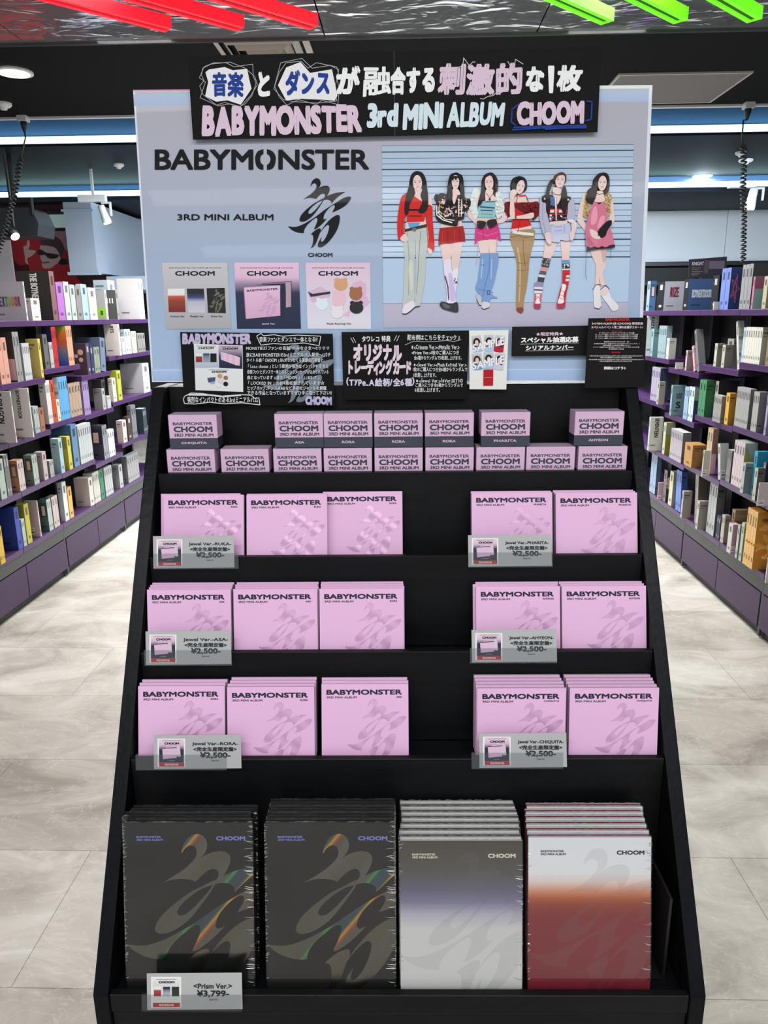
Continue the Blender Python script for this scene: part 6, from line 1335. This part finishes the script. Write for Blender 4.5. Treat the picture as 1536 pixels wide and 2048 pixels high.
# -------- right side, top shelf
item(1, 1, 3, 1309, 1297, 1291, 562, 1, (60, 112, 160), (150, 170, 186), 'blue and black picture album', 'pic')
item(1, 1, 2, 1366, 1326, 1312, 563, 1, (196, 202, 214), (24, 24, 26), 'grey display box with dark red letters', 'x', kind='display_case', txt=('RIIZE', (120, 40, 60), (.28, .46, .72, .80), False))
item(1, 1, 1, 1424, 1374, 1364, 558, 1, (70, 104, 156), (22, 22, 24), 'blue display box with pale lettering', 'x', kind='display_case', txt=('BOYNEXTDOOR', (206, 222, 238), (.14, .40, .92, .66), False))
item(1, 1, 1, 1450, 1433, 1420, 550, 1, (18, 18, 19), (20, 20, 21), 'plain black stand beside the blue books', 'x', kind='display_case')
item(1, 1, 0, 1476, 1455, 1437, 535, 2, (58, 76, 140), (112, 132, 206), 'blue book with a red line star', 'star', kind='photo_album')
item(1, 1, 0, 1545, 1498, 1477, 527, 3, (66, 66, 66), (150, 152, 156), 'tall silver wrapped album', 'x', kind='photo_album')
item(1, 1, -1, 1526, 1504, 1500.5, 553, 1, (150, 186, 190), (200, 120, 150), 'teal picture card with pink frame', 'split')
item(1, 1, -1, 1560, 1530, 1522, 552, 1, (150, 146, 120), (190, 186, 160), 'beige box', '', kind='carton')
item(1, 1, 0, 1441, 1427, 1425.5, 604, 1, (222, 222, 214), (220, 220, 214), 'small white price sticker card by the black stand', 'label', kind='slim_album', push=-.02)
# -------- right, second shelf
item(1, 2, 3, 1312, 1289, 1288, 630, 1, (206, 212, 216), (200, 206, 210), 'white divider board with a five letter name', 'x', kind='divider_board', txt=('RIIZE', (34, 36, 40), (.35, .66, .62, .97), True), push=-.03)
item(1, 2, 3, 1321, 1304, 1299, 658, 1, (120, 158, 164), (140, 178, 186), 'dusty teal box', '', kind='carton')
item(1, 2, 3, 1340, 1329, 1314, 652, 4, (140, 162, 168), (150, 172, 178), 'clear pale blue album', 'cd')
item(1, 2, 3, 1350, 1336, 1331, 677, 2, (206, 206, 200), (210, 214, 214), 'white small slim album', '', kind='slim_album')
item(1, 2, 2, 1412, 1398, 1394, 655, 1, (110, 114, 116), (124, 126, 128), 'grey album leaning steeply', 'x', lean=.42)
item(1, 2, 2, 1388, 1372, 1369, 701, 1, (160, 142, 142), (196, 180, 178), 'dusty rose divider box', '', kind='carton')
item(1, 2, 2, 1403, 1390, 1387, 690, 1, (196, 140, 162), (214, 170, 186), 'pink leaning album', '', lean=.42)
item(1, 2, 2, 1366, 1351, 1350, 728, 1, (224, 224, 220), (220, 220, 218), 'small white price tag below the leaning album', 'label', kind='slim_album', push=-.02)
item(1, 2, 1, 1446, 1431, 1426, 687, 1, (150, 148, 136), (196, 194, 180), 'beige box, far one of a pair', '', kind='carton')
item(1, 2, 1, 1463, 1447, 1441, 690, 1, (146, 144, 134), (186, 184, 172), 'beige box, near one of a pair', '', kind='carton')
item(1, 2, 1, 1477, 1463, 1450, 678, 1, (196, 196, 188), (216, 216, 210), 'white box behind the two beige boxes', '', kind='carton', push=.1)
item(1, 2, 1, 1488, 1478, 1474, 640, 1, (196, 198, 190), (206, 206, 200), 'white leaning album with black sketch', 'stripe', lean=.3)
item(1, 2, 0, 1500, 1486, 1479, 655, 2, (170, 190, 206), (186, 206, 224), 'ice blue album', '')
item(1, 2, 0, 1536, 1518, 1486, 655, 7, (160, 158, 150), (222, 220, 212), 'white album spine', '')
item(1, 2, 0, 1560, 1536, 1529, 650, 1, (206, 200, 190), (160, 132, 106), 'brown and white album at the photo edge', 'pic')
# -------- right, third shelf
item(1, 3, 3, 1334, 1316, 1300, 737, 5, (50, 62, 92), (176, 166, 190), 'lavender album', 'cd')
item(1, 3, 3, 1328, 1316, 1312, 764, 1, (150, 150, 140), (170, 168, 160), 'warm grey box with dark side letters', '', kind='carton', push=-.04)
item(1, 3, 2, 1368, 1341, 1338, 771, 1, (128, 164, 172), (140, 174, 182), 'teal divider box with a big letter S', 'x', kind='divider_board', txt=('S', (30, 34, 38), (.32, .24, .66, .46), False), push=-.02)
item(1, 3, 2, 1383, 1373, 1365, 775, 2, (120, 140, 172), (150, 178, 206), 'light blue thin album', '', kind='slim_album')
item(1, 3, 2, 1395, 1384, 1374, 775, 2, (60, 70, 110), (196, 210, 216), 'white spined album with navy cover', 'split')
item(1, 3, 1, 1426, 1407, 1394, 761, 2, (58, 112, 78), (76, 134, 98), 'deep green box set', '', kind='box_set')
item(1, 3, 1, 1472, 1431, 1425, 763, 1, (64, 64, 66), (206, 204, 184), 'dark album with cream spine', 'x', push=.05)
item(1, 3, 1, 1446, 1439, 1424, 793, 5, (120, 118, 118), (166, 164, 164), 'grey thin album', 'cd', kind='slim_album', push=-.01)
item(1, 3, 1, 1468, 1454, 1447, 787, 1, (206, 150, 60), (222, 174, 80), 'amber yellow box', '', kind='carton')
item(1, 3, 0, 1501, 1493, 1463, 779, 9, (110, 110, 112), (176, 176, 176), 'silver grey album spine', 'cd')
item(1, 3, 0, 1531, 1511, 1500, 785, 3, (126, 124, 126), (176, 174, 172), 'grey album with small blue letters', 'x')
item(1, 3, 0, 1565, 1530, 1526, 788, 1, (150, 144, 176), (170, 164, 196), 'lavender box at the photo edge', '', kind='carton')
# -------- right, fourth shelf
item(1, 4, 2, 1322, 1296.5, 1294, 806, 1, (216, 218, 212), (206, 206, 202), 'tall white divider board with a nine letter name', 'x', kind='divider_board', txt=('SEVENTEEN', (28, 28, 30), (.36, .40, .68, .97), True), push=-.05)
item(1, 4, 2, 1346, 1328, 1323, 846, 1, (150, 146, 50), (190, 196, 170), 'album with a yellow green upper cover', 'split')
item(1, 4, 2, 1378, 1361, 1338, 866, 7, (120, 116, 122), (176, 168, 176), 'pale mauve album spine', 'cd')
item(1, 4, 1, 1410, 1382, 1366, 891, 1, (176, 130, 76), (190, 142, 84), 'tan cardboard box', '', kind='carton', push=-.02)
item(1, 4, 1, 1428, 1418, 1408, 856, 2, (150, 110, 96), (206, 176, 140), 'peach and black wrapped album', 'half')
item(1, 4, 1, 1417, 1404, 1402, 901, 1, (206, 206, 190), (196, 200, 186), 'green and white price tag beside the tan box', 'label', kind='slim_album', push=-.05)
item(1, 4, 0, 1457, 1441, 1436, 890, 1, (216, 216, 216), (206, 206, 206), 'white leaning card with black print', 'label', lean=.25)
item(1, 4, 0, 1472, 1458, 1450, 902, 2, (70, 72, 74), (96, 98, 100), 'smoky clear album', 'cd')
item(1, 4, 0, 1506, 1481, 1461, 887, 4, (166, 176, 172), (210, 190, 196), 'pale pink album with a triangle picture', 'tri')
item(1, 4, 0, 1503, 1485, 1479, 927, 1, (130, 144, 146), (176, 184, 180), 'grey teal upright box', '', kind='carton', push=-.03)
item(1, 4, 0, 1555, 1506, 1500, 904, 1, (52, 156, 196), (70, 160, 196), 'bright cyan bag shaped album', 'x')
item(1, 4, 0, 1524, 1509, 1503, 937, 1, (96, 98, 100), (190, 188, 180), 'ivory spined grey box', '', kind='carton', push=-.04)
item(1, 4, -1, 1560, 1524, 1519, 926, 1, (40, 40, 58), (70, 66, 90), 'dark purple album at the photo edge', 'bars')
item(1, 4, -1, 1536, 1514, 1512.5, 966, 1, (222, 210, 210), (210, 206, 204), 'white price tag at the photo edge', 'label', kind='slim_album', push=-.07)
# -------- right, bottom shelf
item(1, 5, 3, 1318, 1309, 1298, 905, 2, (90, 120, 150), (120, 150, 186), 'glossy blue slim album', 'cd', kind='slim_album')
item(1, 5, 3, 1326, 1315, 1314, 965, 1, (214, 170, 186), (206, 170, 180), 'small pink card', 'label', kind='slim_album', push=-.02)
item(1, 5, 3, 1340, 1330, 1324, 942, 1, (60, 60, 62), (120, 120, 120), 'dark wrapped album with white ring', 'dots')
item(1, 5, 2, 1359, 1342, 1335, 945, 1, (170, 168, 168), (200, 200, 170), 'grey box with an olive top half', 'split', kind='carton')
item(1, 5, 2, 1372, 1360, 1350, 946, 2, (74, 104, 176), (104, 134, 206), 'cornflower blue leaning book', '', lean=.12)
item(1, 5, 2, 1380, 1363, 1360, 983, 1, (170, 164, 158), (186, 182, 176), 'grey box right of the cornflower books', '', kind='carton', push=-.03)
item(1, 5, 1, 1420, 1394, 1388, 952, 1, (110, 98, 92), (130, 112, 100), 'smoky album with beige lower half', 'half', lean=.16)
item(1, 5, 1, 1415, 1394, 1390, 1003, 1, (160, 158, 152), (190, 188, 180), 'grey box below the smoky album', '', kind='carton', push=-.03)
item(1, 5, 1, 1442, 1426, 1411, 966, 3, (104, 106, 108), (186, 188, 188), 'tall silver white album', '')
item(1, 5, 0, 1446, 1437, 1430, 1034, 2, (60, 66, 90), (50, 56, 80), 'navy slim box', '', kind='slim_album')
item(1, 5, 0, 1456, 1445, 1439, 1032, 2, (176, 166, 160), (190, 180, 172), 'stone grey slim box', '', kind='slim_album')
item(1, 5, 0, 1495, 1464, 1458, 1021, 1, (206, 176, 130), (216, 190, 150), 'cream and orange album', 'stripe', push=.06)
item(1, 5, 0, 1473, 1460, 1452, 1050, 1, (196, 160, 176), (206, 200, 196), 'pink clear case with a green white tag', 'label', kind='display_case', push=-.03)
item(1, 5, 0, 1482, 1473, 1469, 1051, 1, (140, 140, 140), (196, 192, 184), 'light grey upright box beside the mint one', '', kind='carton', push=-.03)
item(1, 5, 0, 1491, 1481, 1476, 1047, 1, (140, 160, 146), (176, 196, 180), 'mint slim box', '', kind='slim_album', push=-.03)
item(1, 5, 0, 1545, 1503, 1484, 1025, 4, (220, 150, 62), (232, 186, 116), 'thick orange marbled book', 'marble', kind='photo_album', push=-.03)
item(1, 5, -1, 1560, 1531, 1529, 1115, 1, (222, 216, 206), (206, 206, 200), 'white card at the lower right photo edge', 'label', kind='slim_album', push=-.05)

# small letters on single things: rainbow letters on the white box, two line name on the teal divider
def cover_letters(label_start, things):
    o = next(x for x in COL.objects if str(x.get('label', '')).startswith(label_start))
    xs = [v.co.x for v in o.data.vertices]; zs = [v.co.z for v in o.data.vertices]; x0, x1, h = min(xs), max(xs), max(zs)
    mb = MB(.0012)
    for t_, col, (a, b, c, e) in things: mb.text(t_, rq(x0 + (x1 - x0) * a, h * b, x0 + (x1 - x0) * c, h * e), col, .03)
    mb.V = [(x, -z, y) for x, y, z in mb.V]
    mb.build('printed_letters', GLOSSP, o)
cover_letters('white boxed album with rainbow', [(ch, c, (.40 + .073 * i, .36, .40 + .073 * (i + 1) - .012, .62)) for i, (ch, c) in enumerate(zip('EXTDOOR', ((96, 80, 140), (60, 66, 100), (60, 150, 110), (186, 180, 60), (190, 160, 70), (160, 90, 60), (150, 70, 100))))])
cover_letters('teal divider box', [('K-POP', (44, 56, 62), (.30, .66, .72, .74)), ('BOYS', (44, 56, 62), (.33, .56, .70, .64))])
cover_letters('thick orange marbled book, nearest', [('VERIVERY', (90, 60, 40), (.28, .83, .92, .89))])
# dark title card standing above the right shelving
kq = loc(at_plane(1378, 549, sp(lx(1, 1) + .12, 0, 0), AL)).y
kp = Plane(sp(0, w_at(1, 1, 1369, 1.5) + .01, 0), AL, AZ)
ks = kp.pts([(1378, 554), (1452, 552), (1454, 513), (1378, 519)])
mb = MB(); cx = sum(p[0] for p in ks) / 4; cy = ks[0][1]
z1_ = zget(1, 1, 1)
loc_q = [(x - cx, y - cy) for x, y in ks]; 
mb.prism(loc_q, -.004, 0, (46, 48, 62)); mb.z = .0001
xk0, xk1, yk1 = ks[3][0] - cx, ks[2][0] - cx, ks[3][1] - cy
mb.rect(xk0 + (xk1 - xk0) * .55, yk1 * .45, xk1 - .01, yk1 * .9, (104, 98, 122)); mb.rect(xk0 + (xk1 - xk0) * .42, yk1 * .2, xk0 + (xk1 - xk0) * .54, yk1 * .95, (84, 70, 76))
mb.text('KNIGHT', rq(xk0 + .02, yk1 * .66, xk0 + (xk1 - xk0) * .40, yk1 * .86), (196, 200, 212), .02)
for k in range(5): mb.rect(xk0 + .02, yk1 * (.1 + k * .1), xk0 + .06 + .012 * (k % 3), yk1 * (.13 + k * .1), (140, 120, 110))
tag(mb.build('title_card', GLOSSP, mw=kp.matrix(cx, cy)), 'dark title card standing up behind the display boxes on the right top shelf', 'sign')
